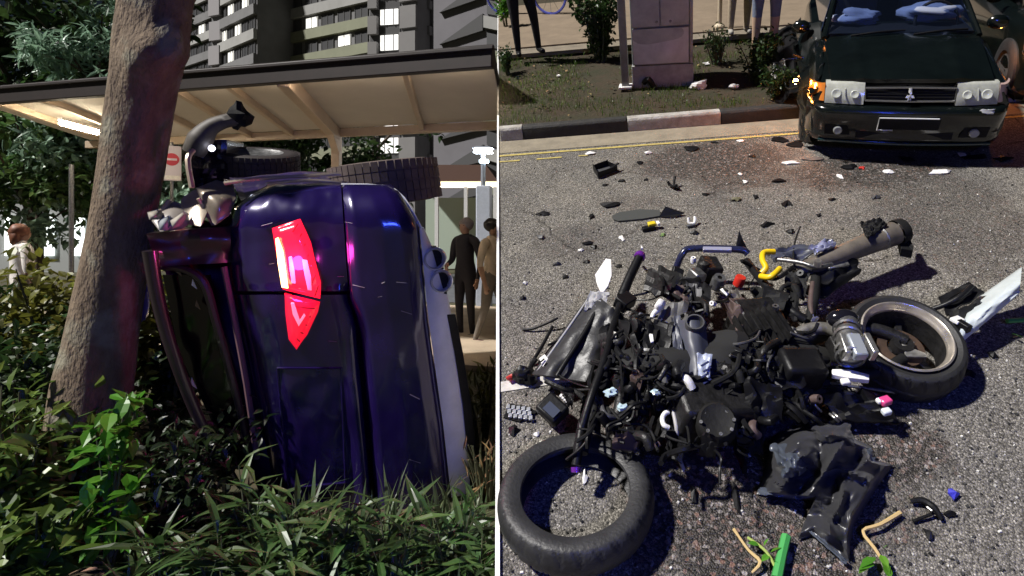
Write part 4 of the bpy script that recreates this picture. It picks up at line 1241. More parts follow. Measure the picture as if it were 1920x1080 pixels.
def slope():
    ma = asphalt_material()
    q = [S(937, 1690), S(937, -25), S(2300, -25), S(2300, 1690)]
    mb = MB()
    mb.grid(lambda s, t: (q[0].lerp(q[3], s)).lerp(q[1].lerp(q[2], s), t), 2, 2)
    mb.build('road', ma, smooth=False, origin=SO, rot=SM, kind='structure')
    # the embankment that carries it
    d = V((0, 0, -1)); e = [S(940, 1688, -.03), S(940, -25, -.03), S(2300, -25, -.03), S(2300, 1688, -.03)]
    bt = [V((p.x, p.y, -.02)) for p in e]
    mb = MB(); mb.add(e + bt, [(0, 1, 2, 3), (0, 4, 5, 1), (1, 5, 6, 2), (2, 6, 7, 3)])
    mb.build('embankment', M_conc, smooth=False, kind='structure')
    # white painted edging along its open side
    mw = mat('white_edging_paint', (.80, .80, .80), .6, var=.05, scale=6)
    a0, a1 = S(934, 1680), S(934, -24)
    mb = MB(); mb.beam(a0 - SN * .02, a1 - SN * .02, .016, .07, up=SN)
    mb.build('edging', mw, smooth=False, kind='structure')
    # ---- kerb line
    k0 = sl(S(937, 266)); k1 = sl(S(1480, 224))
    kd = (k1 - k0); kd.z = 0; kd.normalize(); kn = V((-kd.y, kd.x, 0))
    KH = .125
    def kp(s, w, h): p = k0 + kd * s + kn * w; return sw(p.x, p.y, h)
    def s_of(u, v, h=0): return (sl(S(u, v, h)) - k0).dot(kd)
    left_s = lambda w, h: None
    # start of the kerb follows the road's open edge
    breaks = [s_of(937, 266) + .012, s_of(982, 262), s_of(1177, 247), s_of(1352, 234), s_of(1530, 220), s_of(1700, 205), s_of(1860, 195), s_of(2060, 180)]
    white = mat('kerb_white_paint', (.46, .45, .43), .8, col2=(.24, .22, .19), scale=9, bump=.4)
    black = mat('kerb_black_paint', (.012, .012, .012), .75, col2=(.028, .026, .024), scale=14, bump=.3)
    kroot = thing('kerb', kp(0, 0, 0), 'black and white painted kerb between the gutter and the grass verge', 'kerb')
    for i in range(len(breaks) - 1):
        s0, s1 = breaks[i] + .003, breaks[i + 1] - .003
        skew = .055 if i == 0 else 0
        pr = [(0, 0), (.008, KH - .02), (.025, KH), (.10, KH), (.10, -.01)]
        mb = MB()
        A = [kp(s0 + (w * EDGE_SLOPE if i == 0 else 0), w, h) for w, h in pr]; B = [kp(s1, w, h) for w, h in pr]
        n = len(pr)
        mb.add(A + B, [(j, (j + 1) % n, n + (j + 1) % n, n + j) for j in range(n)] + [tuple(range(n))[::-1], tuple(range(n, 2 * n))])
        mb.build('kerb_stone', white if i % 2 == 0 else black, kroot, bevel=.006)
    # pale concrete gutter
    mg = mat('gutter_concrete', (.22, .19, .14), .9, var=.2, scale=7, bump=.3)
    gw = .30
    MB().add([kp(-gw * EDGE_SLOPE + .0, -gw, .004), kp(12, -gw, .004), kp(12, -.001, .004), kp(0, -.001, .004)], [(0, 1, 2, 3)]).build('gutter', mg, smooth=False, kind='structure')
    my = mat('yellow_line_paint', (.50, .40, .10), .75, col2=(.28, .23, .10), scale=26)
    yw = .035; y0 = -gw - .045
    MB().add([kp(y0 * EDGE_SLOPE, y0 - yw, .005), kp(12, y0 - yw, .005), kp(12, y0, .005), kp(y0 * EDGE_SLOPE, y0, .005)], [(0, 1, 2, 3)]).build('yellow_line', my, smooth=False, kind='structure')
    y1 = y0 - .14
    for (a, b) in ((.0, .25), (.33, .62), (.7, .85)):
        MB().add([kp(a + y1 * EDGE_SLOPE, y1 - .025, .005), kp(b, y1 - .025, .005), kp(b, y1, .005), kp(a + y1 * EDGE_SLOPE, y1, .005)], [(0, 1, 2, 3)]).build('worn_line', my, smooth=False, kind='structure')
    # white painted line under the left of the wreck
    mwp = mat('road_white_paint', (.60, .58, .54), .7, col2=(.36, .34, .31), scale=18)
    MB().prism([S(939, 716, .004), S(1092, 696, .004), S(1092, 712, .004), S(939, 735, .004)], SN * .001).build('white_line', mwp, smooth=False, kind='structure')
    # ---- verge: soil at kerb height
    mv = mat('verge_soil', (.020, .022, .007), .95, col2=(.040, .024, .012), scale=4.5, bump=.9, bscale=30)
    pw = 3.9
    def vf(s, t):
        w = lerp(.10, 9.0, t); ss = lerp(EDGE_SLOPE * w + .01, 12.0, s)
        return kp(ss, w, KH - .012 + .03 * noise.noise(V((ss * 2, w * 2, 0))) * sstep(.1, .5, w))
    mb = MB().grid(vf, 60, 50); mb.build('verge', mv, kind='structure', origin=SO, rot=SM)
    # path slabs crossing the verge
    mpth = mat('tan_path', (.19, .145, .10), .9, var=.16, scale=4, bump=.25)
    mk = mat('path_edging', (.19, .16, .12), .9, var=.2, scale=8, bump=.3)
    w0 = (sl(S(990, 128)) - k0).dot(kn); w1 = (sl(S(990, 112)) - k0).dot(kn)
    wk = w0
    MB().prism([kp(EDGE_SLOPE * wk + .01, wk, KH + .02), kp(12, wk, KH + .02), kp(12, wk + .3, KH + .02), kp(EDGE_SLOPE * (wk + .3) + .01, wk + .3, KH + .02)], SN * .05).build('path_border', mk, smooth=False, kind='structure')
    wk += .31
    MB().prism([kp(EDGE_SLOPE * wk + .01, wk, KH + .0), kp(12, wk, KH + .0), kp(12, wk + 3.6, KH + .0), kp(EDGE_SLOPE * (wk + 3.6) + .01, wk + 3.6, KH)], SN * .09).build('path', mpth, smooth=False, kind='structure')
    # ---- grass tufts on the verge
    mb = MB(); rg = random.Random(77)
    for i in range(20000):
        w = rg.uniform(.11, wk - .33); s = rg.uniform(EDGE_SLOPE * w + .02, 6.0)
        dn = noise.noise(V((s * 1.4, w * 2.2, 5)))
        if dn + rg.uniform(-.25, .25) < -.08 + .25 * sstep(1.5, 3, s): continue
        p = kp(s, w, KH - .01)
        hh = rg.uniform(.025, .075)
        sh = blade_shape(hh, .006, rg.uniform(.2, 1.6)); a = rg.uniform(0, 6.28); c, q_ = math.cos(a), math.sin(a)
        mb.add([p + SR * (x.x * c - x.y * q_) + SU * (x.x * q_ + x.y * c) + SN * x.z for x in sh[0]], sh[1])
    mb.build('grass', leafmat('verge_grass', (.075, .13, .015), .6), smooth=False, recalc=False, label='short patchy grass on the verge behind the kerb', cat='grass', kind='stuff', origin=kp(1, 1, KH))
    # fallen leaves and litter bits on the verge
    lf = MB(); vs, fs = leaf_shape(.06, .03)
    for i in range(420):
        w = rg.uniform(.15, wk - .1); s = rg.uniform(EDGE_SLOPE * w + .05, 6)
        d = (SR * rg.uniform(-1, 1) + SU * rg.uniform(-1, 1) + SN * rg.uniform(-.1, .25))
        put(lf, (vs, fs), kp(s, w, KH + .012), d, 0, rg.uniform(.5, 1.1))
    lf.build('fallen_leaves', mat('dry_leaf_tan', (.20, .13, .06), .9, island=.6), smooth=False, recalc=False, label='dry brown leaves scattered over the verge soil', cat='leaves', kind='stuff', origin=kp(1, 1, KH))
    return kp, KH, wk
# how far the road's open left edge drifts along the kerb direction for each metre away from the kerb
_k0 = sl(S(937, 266)); _k1 = sl(S(1480, 224)); _kd = (_k1 - _k0); _kd.z = 0; _kd.normalize(); _kn = V((-_kd.y, _kd.x, 0))
_e = sl(S(937, 40)) - _k0
EDGE_SLOPE = _e.dot(_kd) / _e.dot(_kn)
kp, KH, WPATH = slope()

# ================================================================ VERGE FURNITURE
def verge_things():
    def X(u, v): return S(u, v, KH)
    # electrical cabinet
    a = X(1186, 163); b = X(1300, 158)
    r = (b - a).normalized(); r = (r - SN * r.dot(SN)).normalized(); f = r.cross(SN)          # f: towards the road
    if f.dot(EYE - a) < 0: f = -f
    W = (b - a).length
    root = thing('electrical_cabinet', a, 'grey steel electrical cabinet with two doors and a dented lower panel', 'cabinet')
    mc = mat('cabinet_grey', (.33, .35, .35), .5, var=.16, scale=7, bump=.08, metal=.2)
    mc2 = mat('cabinet_plinth', (.30, .31, .30), .75, var=.25, scale=9, bump=.2)
    def pt(x, d, z): return a + r * (x * W) + f * d + SN * z
    def bx(x0, x1, z0, z1, d0, d1, name, m, bev=.006, par=root):
        mb = MB(); mb.prism([pt(x0, d0, z0), pt(x1, d0, z0), pt(x1, d0, z1), pt(x0, d0, z1)], f * (d1 - d0))
        return mb.build(name, m, par, smooth=False, bevel=bev)
    bx(0, 1, -.02, .22, -.45, .0, 'plinth', mc2)
    bx(.01, .99, .22, 1.75, -.45, -.035, 'carcass', mc)
    bx(.03, .93, .235, .60, -.034, .012, 'lower_panel', mc)
    # dents on the lower panel
    def dent(s, t):
        return pt(lerp(.04, .92, s), .013 + .022 * math.exp(-((s - .6) / .25) ** 2 - ((t - .2) / .3) ** 2) - .03 * math.exp(-((s - .45) / .3) ** 2 - ((t - .85) / .22) ** 2) * .4, lerp(.245, .59, t))
    MB().grid(dent, 16, 12, skirt=-f * .01).build('dented_sheet', mat('cabinet_pale', (.46, .49, .49), .45, var=.18, scale=5), root, angle=30)
    for (x0, x1) in ((.03, .475), (.49, .93)):
        d = bx(x0, x1, .615, 1.70, -.034, .008, 'door', mc)
        q = x0 + .15 if x0 > .3 else x1 - .06
        MB().lathe(pt(q if x0 > .3 else x1 - .05, .008, .66), f, [(.001, .012), (.012, .012), (.014, 0)], 12).build('lock', M_steel, d)
    bx(-.02, 1.02, 1.75, 1.80, -.48, .03, 'roof', mc)
    bx(.94, .99, .225, 1.74, -.034, .004, 'side_trim', mc2)
    MB().tube([pt(.20, .03, .05), pt(.28, .08, .10), pt(.35, .06, .01)], .03, 7, smooth_n=3).build('broken_bracket', M_black, root)
    # galvanised post beside it
    p0 = X(1182, 165); p0 = p0 - r * .05
    m_post = mat('galvanised_post', (.20, .20, .195), .45, metal=.5, var=.2, scale=10)
    root = thing('galvanised_post', p0, 'square galvanised post standing left of the electrical cabinet', 'post')
    MB().box(p0 + SN * .95, (.038, .038, .95), (r, f, SN)).build('shaft', m_post, root, bevel=.006)
    MB().box(p0 + SN * .02, (.07, .07, .012), (r, f, SN)).build('foot_plate', M_white, root, bevel=.003)
    # litter beside the cabinet
    for i, (u, v, sx, lb) in enumerate(((1313, 165, .09, 'white crumpled bag on the grass right of the cabinet'), (1376, 165, .05, 'pale bottle shard near the dark shrub'), (1048, 144, .03, 'small white scrap on the verge left of the cabinet'), (1325, 122, .04, 'white torn paper hanging in the shrub right of the cabinet'))):
        MB().blob(X(u, v) + SN * sx * .4, (sx, sx * .6, sx * .45), (SR, SU, SN), 9, 6, .45, i).build('litter', M_white, None, angle=15, label=lb, cat='litter')
    # shrubs
    G_ = 'shrubs along the verge'
    ax = (SR, SU)
    shrub('dark shrub overhanging the path left of the cabinet', X(1128, 112), .30, .30, .85, 1500, .075, .04, LEAF_D, 51, G_, 'verge_shrub', stems=14, z0=.1, upv=SN, axes=ax)
    shrub('dark bush at the left edge of the verge beside the path', X(952, 138), .085, .22, .30, 420, .05, .028, LEAF_D, 52, G_, 'verge_shrub', stems=10, z0=.05, upv=SN, axes=ax)
    shrub('thin twiggy shrub just right of the cabinet', X(1345, 120), .20, .2, .42, 330, .05, .022, LEAF_D, 53, G_, 'verge_shrub', stems=22, z0=.2, upv=SN, axes=ax)
    shrub('dark dense shrub left of the sedan', X(1415, 150), .26, .26, .48, 1500, .05, .028, LEAF_D, 54, G_, 'verge_shrub', stems=16, z0=.05, upv=SN, axes=ax)
    shrub('low dark shrub by the wrecked wing of the sedan', X(1455, 185), .18, .18, .30, 800, .045, .025, LEAF_D, 55, G_, 'verge_shrub', stems=12, z0=.05, upv=SN, axes=ax)
    # overhanging light green twig at the top left
    b0 = X(950, 60)
    shrub('light green leafy shrub at the top left of the verge', b0, .12, .14, .58, 260, .09, .045, LEAF_B, 56, G_, 'verge_shrub', stems=6, z0=.45, upv=SN, axes=ax)
    # people on the path: only their legs are in view
    tr = cl('black_trousers', (.010, .010, .012))
    person('person in black trousers standing on the path at the upper left', sw(*(sl(S(988, 102, KH + .09)))), -SU + SR * .3, 1.70,
           dict(t=cl('dark_top', (.05, .05, .06)), a=M_skin, s=M_skin, b=tr, c=tr, f=M_black, h=M_hair), upv=SN,
           pose={'knl': (-.085, .012, .285), 'anl': (-.10, -.012, .05), 'hel': (-.10, -.022, .022), 'tol': (-.12, .08, .02)})
    sk2 = mat('skin_pale', (.55, .38, .26), .6)
    blu = cl('grey_blue_shorts', (.16, .19, .26))
    person('person in grey blue shorts with bare legs behind the sedan', sw(*(sl(S(1432, 100, KH + .09)))), -SU - SR * .2, 1.66,
           dict(t=blu, a=sk2, s=sk2, b=blu, c=sk2, f=M_black, h=M_hair), upv=SN)
    kh = cl('khaki_trousers', (.42, .34, .24))
    person('person in khaki trousers standing on the path left of the bare legs', sw(*(sl(S(1385, 62, KH + .09)))), -SU, 1.70,
           dict(t=cl('olive_top', (.12, .13, .07)), a=sk2, s=sk2, b=kh, c=kh, f=mat('shoe_grey', (.3, .28, .25), .7), h=M_hair), upv=SN)
    # pale post on the path
    p0 = S(1349, 52, KH + .09)
    root = thing('path_bollard', p0, 'slim cream post with a flared foot on the path', 'bollard')
    MB().tube([p0, p0 + SN * .9], .03, 12).build('shaft', mat('cream_post', (.5, .42, .3), .6), root)
    MB().lathe(p0, SN, [(.07, 0), (.07, .03), (.035, .06)], 16).build('foot', mat('cream_post', (0, 0, 0)), root)
    # bicycle on the path, wheel in view
    c = S(1030, -8, KH + .09 + .30)
    g = sw(sl(c).x, sl(c).y, KH + .09)
    root = thing('bicycle', g, 'bicycle with blue rims parked behind the black trousered legs', 'bicycle')
    axd = (SU * .9 + SR * .45).normalized(); fw = axd.cross(SN).normalized()
    mbl = mat('blue_rim', (.10, .12, .52), .4)
    for k, off in enumerate((0, -.98)):
        cc = g + SN * .33 + fw * off
        MB().lathe(cc, axd, [(.305, -.016), (.33, -.018), (.345, 0), (.33, .018), (.305, .016)], 36, closed=True).build('wheel', mbl, root)
        sp = MB()
        for j in range(12):
            a_ = j * PI / 6; sp.tube([cc, cc + (fw * math.cos(a_) + SN * math.sin(a_)) * .31], .003, 4)
        sp.build('spoke', M_steel, root, kind='stuff')
    h0 = g + SN * .33; h1 = h0 - fw * .98
    bb = g + SN * .30 - fw * .55; st = g + SN * .85 - fw * .70; hd = g + SN * .88 - fw * .18
    fr = MB()
    for (p, q) in ((bb, st), (bb, hd), (st, hd), (hd, h0), (bb, h1), (st, h1)): fr.tube([p, q], .016, 8)
    fr.build('frame', mat('bike_frame', (.05, .05, .2), .4), root)
    MB().blob(st + SN * .05, (.06, .12, .03), (axd, fw, SN)).build('saddle', M_black, root)
    MB().tube([hd + SN * .1 - axd * .25, hd + SN * .14, hd + SN * .1 + axd * .25], .012, 8).build('handlebar', M_black, root)
verge_things()
# ================================================================ DARK SEDAN
def sedan():
    org = S(1684, 311)
    dv = V(((1490 - PU) / F, 1, 0)); # rearward, in the plane of the road
    dv.z = -(SN.x * dv.x + SN.y * dv.y) / SN.z
    bk = dv.normalized(); rt = bk.cross(SN).normalized()
    k = .81
    def T(x, y, z): return org + (rt * x + bk * y + SN * z) * k
    root = thing('sedan', org, 'black green sedan facing the wreck with a torn wing and blank plate', 'car')
    mp = mat('black_green_paint', (.003, .005, .0048), .2, coat=.7, var=.3, scale=3)
    mh = mat('hazy_lens', (.40, .41, .36), .22, coat=.8, var=.22, scale=14)
    mo = mat('amber_lens', (.65, .20, .03), .15, coat=1.0)
    w = .845
    def loft(name, secs, m, par=root, ang=35, cap=True):
        mb = MB(); n = len(secs[0])
        for s in secs: mb.v += [T(*p) for p in s]
        for i in range(len(secs) - 1):
            for j in range(n - 1):
                a = i * n + j; mb.f.append((a, a + 1, a + n + 1, a + n))
        if cap:
            mb.f.append(tuple(range(n))); mb.f.append(tuple((len(secs) - 1) * n + j for j in range(n)))
        return mb.build(name, m, par, angle=ang)
    def section(y, wb, zt, zb=.22, crown=.03):
        half = [(wb * .96, zb), (wb, zb + .12), (wb, zt - .24), (wb * .985, zt - .13), (wb * .93, zt - .05), (wb * .80, zt - .012), (wb * .45, zt + crown * .7), (0, zt + crown)]
        return [(x, y, z) for x, z in half] + [(-x, y, z) for x, z in reversed(half[:-1])]
    loft('body', [section(.16, .80, .70), section(.45, .835, .78), section(.9, .845, .86), section(1.08, .845, .90, crown=.01), section(3.4, .845, .93, crown=.0), section(3.6, .83, .95), section(4.15, .79, .90), section(4.28, .72, .72)], mp)
    # bonnet: its own sheet with a crease and a small buckle at the image-right corner
    def hood(s, t):
        x = lerp(-.70, .70, s); y = lerp(.11 + .10 * (x / .7) ** 2, 1.10 + .03 * math.cos(x * 2), t); xx = x * lerp(.94, 1.0, t)
        z = lerp(.752, .93, t ** .85) + .035 * (1 - (x / .7) ** 2) + .012 * math.exp(-((abs(x) - .42) / .05) ** 2)
        z += .020 * math.exp(-((x - .5) / .18) ** 2 - ((t - .72) / .22) ** 2) * (1 + noise.noise(V((x * 14, y * 14, 0))))
        return T(xx, y, z)
    MB().grid(hood, 40, 24, skirt=-SN * .03).build('bonnet', mp, root, angle=50)
    def wing(sgn):
        def fn(s, t):
            y = lerp(.20, 1.15, t); a = s * PI * .5
            z = .56 + (lerp(.13, .32, t ** .85)) * math.sin(a); x = .715 + .135 * math.cos(a)
            if sgn < 0:
                q = noise.noise(V((y * 5, s * 3, 3))); x += -.10 * sstep(.0, .5, t) * (1 - s) + .07 * q; z += .05 * noise.noise(V((y * 6, s * 4, 9)))
            return T(sgn * x, y, z)
        MB().grid(fn, 12, 18).build('wing', mp, root, angle=40, label='crumpled front wing' if sgn < 0 else None)
    wing(1); wing(-1)
    # bumper
    prof = [(.17, .16), (.19, .08), (.24, .045), (.30, .05), (.34, .035), (.42, .01), (.50, .0), (.53, .015), (.552, .06), (.56, .12)]
    def bump(s, t):
        x = lerp(-1, 1, s); q = t * (len(prof) - 1); i = min(int(q), len(prof) - 2); f = q - i
        z = lerp(prof[i][0], prof[i + 1][0], f); y = lerp(prof[i][1], prof[i + 1][1], f)
        e = abs(x); ang = max(0, (e - .78) / .22)
        xx = math.copysign(min(e, .78) * w + w * .22 * math.sin(ang * 1.35) / math.sin(1.35), x); yy = y + .06 * min(e, .78) ** 2 + .36 * (1 - math.cos(ang * 1.35)) * 1.0
        return T(xx, yy, z)
    bp = MB().grid(bump, 48, 27).build('front_bumper', mp, root, angle=60)
    def onb(x, z, off=0.0):
        e = abs(x) / w; y = poly([(z_, y_) for z_, y_ in prof], z)
        return T(x, y + .06 * min(e, .78) ** 2 - off, z)
    # intake, fog lamps, plate, lip
    MB().prism([onb(-.40, .25, .004), onb(.40, .25, .004), onb(.40, .315, .006), onb(-.40, .315, .006)], bk * .01 * k).build('intake', M_blackm, bp, smooth=False)
    for sx in (-1, 1):
        MB().prism([onb(sx * .45, .27, .004), onb(sx * .67, .27, .004), onb(sx * .68, .37, .004), onb(sx * .48, .37, .004)], bk * .01 * k).build('fog_recess', M_blackm, bp, smooth=False)
        c = onb(sx * .56, .32, .03)
        MB().lathe(c, -bk, [(.001, .006), (.025, .008), (.032, .003), (.034, -.03)], 20).build('fog_lamp', mat('fog_lens', (.28, .29, .28), .12, coat=1), bp)
    MB().tube([onb(-.72, .20, .0), onb(-.4, .195, .012), onb(0, .19, .014), onb(.4, .195, .012), onb(.72, .20, .0)], .013, 8, smooth_n=4).build('front_lip', mat('teal_black_lip', (.012, .035, .036), .2, coat=1), bp)
    MB().prism([onb(-.23, .345, .012), onb(.27, .345, .012), onb(.27, .465, .02), onb(-.23, .465, .02)], bk * .008).build('number_plate', M_blackm, root, smooth=False)
    mpf = mat('plate_rim', (.62, .62, .62), .4)
    MB().tube([onb(-.10, .343, .024), onb(-.23, .343, .024), onb(-.23, .470, .032), onb(.25, .470, .034)], .0055, 6).build('plate_rim', mpf, root)
    MB().blob(onb(.62, .52, .004), (.05, .006, .02), (rt, bk, SN), 8, 5, .5, 3).build('scrape', mat('pale_scrape', (.5, .5, .5), .6), bp)
    # lamps
    for sx in (-1, 1):
        x0, x1 = .37, .70
        def lens(s, t):
            x = lerp(x0, x1, s); z = lerp(.562, .755 - .015 * s, t)
            y = .05 + .09 * (x / .8) ** 2 + .03 * t + .05 * t * t - .012 * math.sin(PI * s) * math.sin(PI * t)
            return T(sx * x, y, z)
        h = MB().grid(lens, 12, 8, skirt=bk * .06 * k).build('headlamp', mh, root, angle=60)
        MB().prism([T(sx * .53, .060, .61), T(sx * .536, .060, .61), T(sx * .536, .118, .70), T(sx * .53, .118, .70)], bk * .01).build('lens_rib', mat('lens_rib', (.35, .36, .33), .3), h, smooth=False)
        for (xx, r_) in ((.45, .040), (.605, .046)):
            c = T(sx * xx, .058 + .09 * (xx / .8) ** 2, .652)
            MB().lathe(c, -bk + SN * .45, [(.001, .0), (r_ * .55 * k, .003), (r_ * .8 * k, .006), (r_ * k, .002)], 20).build('reflector', mat('reflector_bowl', (.52, .54, .48), .12, coat=1), h)
        def ind(s, t):
            x = lerp(.705, .835, s); z = lerp(.575, .722 - .02 * s, t)
            y = .130 + .02 * s + .20 * s * s + .04 * t
            return T(sx * x, y, z)
        i_ = MB().grid(ind, 8, 6, skirt=bk * .05 * k).build('indicator', mo, root, angle=60)
        if sx > 0:
            i_.data.materials[0] = mat('pink_glint_lens', (.65, .45, .40), .15, coat=1)  # pinkish reflected light put into this lens colour
    # grille
    g0, g1 = .60, .70
    MB().prism([T(-.355, .10, g0), T(.355, .10, g0), T(.355, .13, g1), T(-.355, .13, g1)], bk * .04).build('grille', M_blackm, root, smooth=False)
    ch = mat('grille_chrome', (.42, .42, .42), .25, metal=.9)
    MB().tube([T(-.36, .085, g0 - .004), T(0, .070, g0 - .006), T(.36, .085, g0 - .004), T(.365, .115, g1 + .004), T(0, .100, g1 + .012), T(-.365, .115, g1 + .004), T(-.36, .085, g0 - .004)], .010 * k, 6).build('grille_surround', ch, root)
    for q in (.25, .5, .75):
        MB().tube([T(-.35, .094 + .03 * q, lerp(g0, g1, q)), T(0, .082 + .03 * q, lerp(g0, g1, q)), T(.35, .094 + .03 * q, lerp(g0, g1, q))], .0055, 6).build('grille_bar', M_black, root)
    # upright chrome badge in the grille: a three-lozenge mark on a stem
    em = MB(); c = T(.0, .062, .655)
    def loz(ca, ang, L, W_):
        a = rt * math.sin(ang) + (SN * .95 + bk * .3).normalized() * math.cos(ang); b2 = rt * math.cos(ang) - (SN * .95 + bk * .3).normalized() * math.sin(ang)
        em.prism([ca, ca + a * L * .5 + b2 * W_, ca + a * L, ca + a * L * .5 - b2 * W_], -bk * .010)
    for an in (0, 2.094, -2.094): loz(c, an, .034, .010)
    em.tube([T(0, .066, .606), T(0, .075, .64)], .012, 8)
    em.tube([T(0, .088, .67), T(0, .098, .708)], .012, 8)
    em.build('badge', M_chrome, root, smooth=False)
    # greenhouse
    mt_ = bpy.data.materials.new('blue_tint_windscreen'); mt_.use_nodes = True
    tt = mt_.node_tree; gb = tt.nodes['Principled BSDF']; gb.inputs['Base Color'].default_value = (.01, .015, .03, 1); gb.inputs['Roughness'].default_value = .04; gb.inputs['Coat Weight'].default_value = 1
    tr_ = tt.nodes.new('ShaderNodeBsdfTransparent'); tr_.inputs[0].default_value = (.62, .72, .95, 1)  # blue tint puts reflected blue light into the glass colour
    mx_ = tt.nodes.new('ShaderNodeMixShader'); mx_.inputs[0].default_value = .78
    tt.links.new(gb.outputs[0], mx_.inputs[1]); tt.links.new(tr_.outputs[0], mx_.inputs[2]); tt.links.new(mx_.outputs[0], tt.nodes['Material Output'].inputs['Surface'])
    mg = mat('windscreen_glass', (.016, .028, .075), .05, coat=1.0, spec=.8)  # blue of reflected light put into this glass colour too
    gl = [[(-.71, 1.10, .92), (-.69, 1.14, .95), (.69, 1.14, .95), (.71, 1.10, .92)], [(-.58, 1.80, 1.33), (-.54, 1.86, 1.365), (.54, 1.86, 1.365), (.58, 1.80, 1.33)],
          [(-.58, 2.85, 1.33), (-.54, 2.80, 1.365), (.54, 2.80, 1.365), (.58, 2.85, 1.33)], [(-.70, 3.50, .94), (-.68, 3.48, .96), (.68, 3.48, .96), (.70, 3.50, .94)]]
    loft('cabin', gl[1:], mp, ang=25, cap=False)
    for sx in (-1, 1):
        MB().tube([T(sx * .70, 1.08, .93), T(sx * .64, 1.45, 1.14), T(sx * .565, 1.83, 1.345)], .024, 8).build('pillar', mp, root)
    MB().prism([T(-.66, 1.12, .93), T(.66, 1.12, .93), T(.62, 1.45, .95), T(-.62, 1.45, .95)], SN * .03).build('dashboard', M_blackm, root, smooth=False)
    m_bag = mat('bluish_glint_cloth', (.24, .27, .36), .8, var=.1, scale=8)  # pale blobs added behind the glass, imitating its bluish reflections
    MB().blob(T(.33, 1.50, 1.08), (.24, .14, .07), (rt, bk, SN), 18, 12, .30, 2).build('glint_airbag', m_bag, root, angle=180)
    MB().blob(T(-.36, 1.52, 1.05), (.19, .12, .06), (rt, bk, SN), 18, 12, .34, 6).build('glint_airbag', m_bag, root, angle=180)
    m_seat = mat('seat_cloth', (.05, .05, .06), .9)
    for sx in (-1, 1):
        MB().box(T(sx * .34, 2.15, 1.0), (.2, .06, .26), (rt, bk, SN), .85).build('seat', m_seat, root, bevel=.03)
        MB().box(T(sx * .34, 2.2, 1.26), (.10, .04, .07), (rt, bk, SN), .85).build('headrest', m_seat, root, bevel=.02)
    MB().lathe(T(.36, 1.36, 1.02), -bk + SN * .5, [(.155, -.012), (.17, 0), (.155, .012), (.145, 0)], 24, closed=True).build('steering_wheel', M_black, root)
    def ws(s, t):
        x = lerp(-1, 1, s); hw = lerp(.66, .53, t)
        return T(x * hw, lerp(1.125, 1.80, t) - .06 * (1 - x * x), lerp(.965, 1.36, t) + .004)
    MB().grid(ws, 16, 10).build('windscreen', mt_, root, angle=60)
    for (x0, x1) in ((-.45, .05), (.12, .6)):
        MB().tube([T(x0, 1.055, .955), T(lerp(x0, x1, .5), 1.06, .985), T(x1, 1.11, .985)], .009, 6, smooth_n=3).build('wiper', M_black, root)
    for sx in (-1, 1):
        MB().prism([T(sx * .725, 1.35, .95), T(sx * .725, 3.3, .95), T(sx * .605, 2.8, 1.31), T(sx * .605, 1.85, 1.31)], rt * .004 * sx).build('side_window', mg, root, smooth=False)
        MB().blob(T(sx * .93, 1.42, .98), (.10 * k, .05 * k, .07 * k), (rt, bk, SN), 12, 8).build('door_mirror', mp, root, angle=60)
        for yy in (.78, 3.42):
            c = T(sx * .76, yy, .29)
            wl = MB().lathe(c, rt * sx, [(.18, -.09), (.25, -.095), (.285, -.08), (.29, 0), (.285, .08), (.25, .095), (.18, .09)], 32, closed=True).build('wheel', M_rubber, root)
            MB().lathe(c, rt * sx, [(.01, .06), (.17, .07), (.185, .09)], 20).build('rim', M_steel, wl)
    # torn wing pieces, hanging amber lamp
    ml = mat('lit_amber_lamp', (1, .4, .1), .4, emit=(1.0, .30, .06), es=170)
    lc = S(1492, 153, .52)
    MB().blob(lc, (.020, .020, .022), (rt, bk, SN), 14, 10).build('hanging_indicator', ml, root, label='lit amber lamp hanging from the torn wing')
    lt = bpy.data.lights.new('hanging_indicator_light', 'POINT'); lt.energy = 2.6; lt.color = (1.0, .30, .05); lt.shadow_soft_size = .03
    lo = bpy.data.objects.new('hanging_indicator_light', lt); COL.objects.link(lo); lo.parent = root
    lo.location = S(1484, 158, .52) - org - bk * .04
    def sheet(name, c4, amp, f, m, sd, nsub=12, ang=20):
        a, b, c, d = [S(*q) for q in c4]
        def fn(s, t):
            p = a.lerp(b, s).lerp(d.lerp(c, s), t)
            return p + SN * amp * noise.noise(V((s * f, t * f, sd))) + rt * amp * .6 * noise.noise(V((s * f, t * f, sd + 5)))
        return MB().grid(fn, nsub, nsub, skirt=-SN * .008).build(name, m, root, angle=ang)
    sheet('torn_sheet', [(1498, 168, .46), (1520, 165, .50), (1522, 268, .08), (1500, 262, .06)], .05, 3, mp, 1)
    sheet('torn_sheet', [(1495, 45, .75), (1562, 40, .8), (1558, 155, .55), (1498, 165, .45)], .16, 3, mp, 2)
    sheet('torn_sheet', [(1442, 60, .40), (1500, 40, .5), (1500, 170, .28), (1456, 175, .22)], .14, 3.5, M_black, 3)
    sheet('torn_cloth', [(1455, 112, .34), (1470, 116, .36), (1478, 148, .30), (1441, 143, .30)], .05, 2, mat('grey_cloth', (.27, .26, .25), .8), 4)
    rg = random.Random(8)
    for i in range(22):
        u = rg.uniform(1446, 1560); v = rg.uniform(30, 160); h = rg.uniform(.35, .7)
        p = S(u, v, h)
        MB().tube([p, p + (rt * rg.uniform(-1, 1) + bk * rg.uniform(-1, 1) + SN * rg.uniform(-.8, .5)) * .07, p + (rt * rg.uniform(-1, 1) + bk * rg.uniform(-1, 1) + SN * rg.uniform(-.5, .3)) * .14], rg.uniform(.004, .012), 6, smooth_n=3).build('torn_bracket', rg.choice([M_black, M_steel, mp, mp]), root)
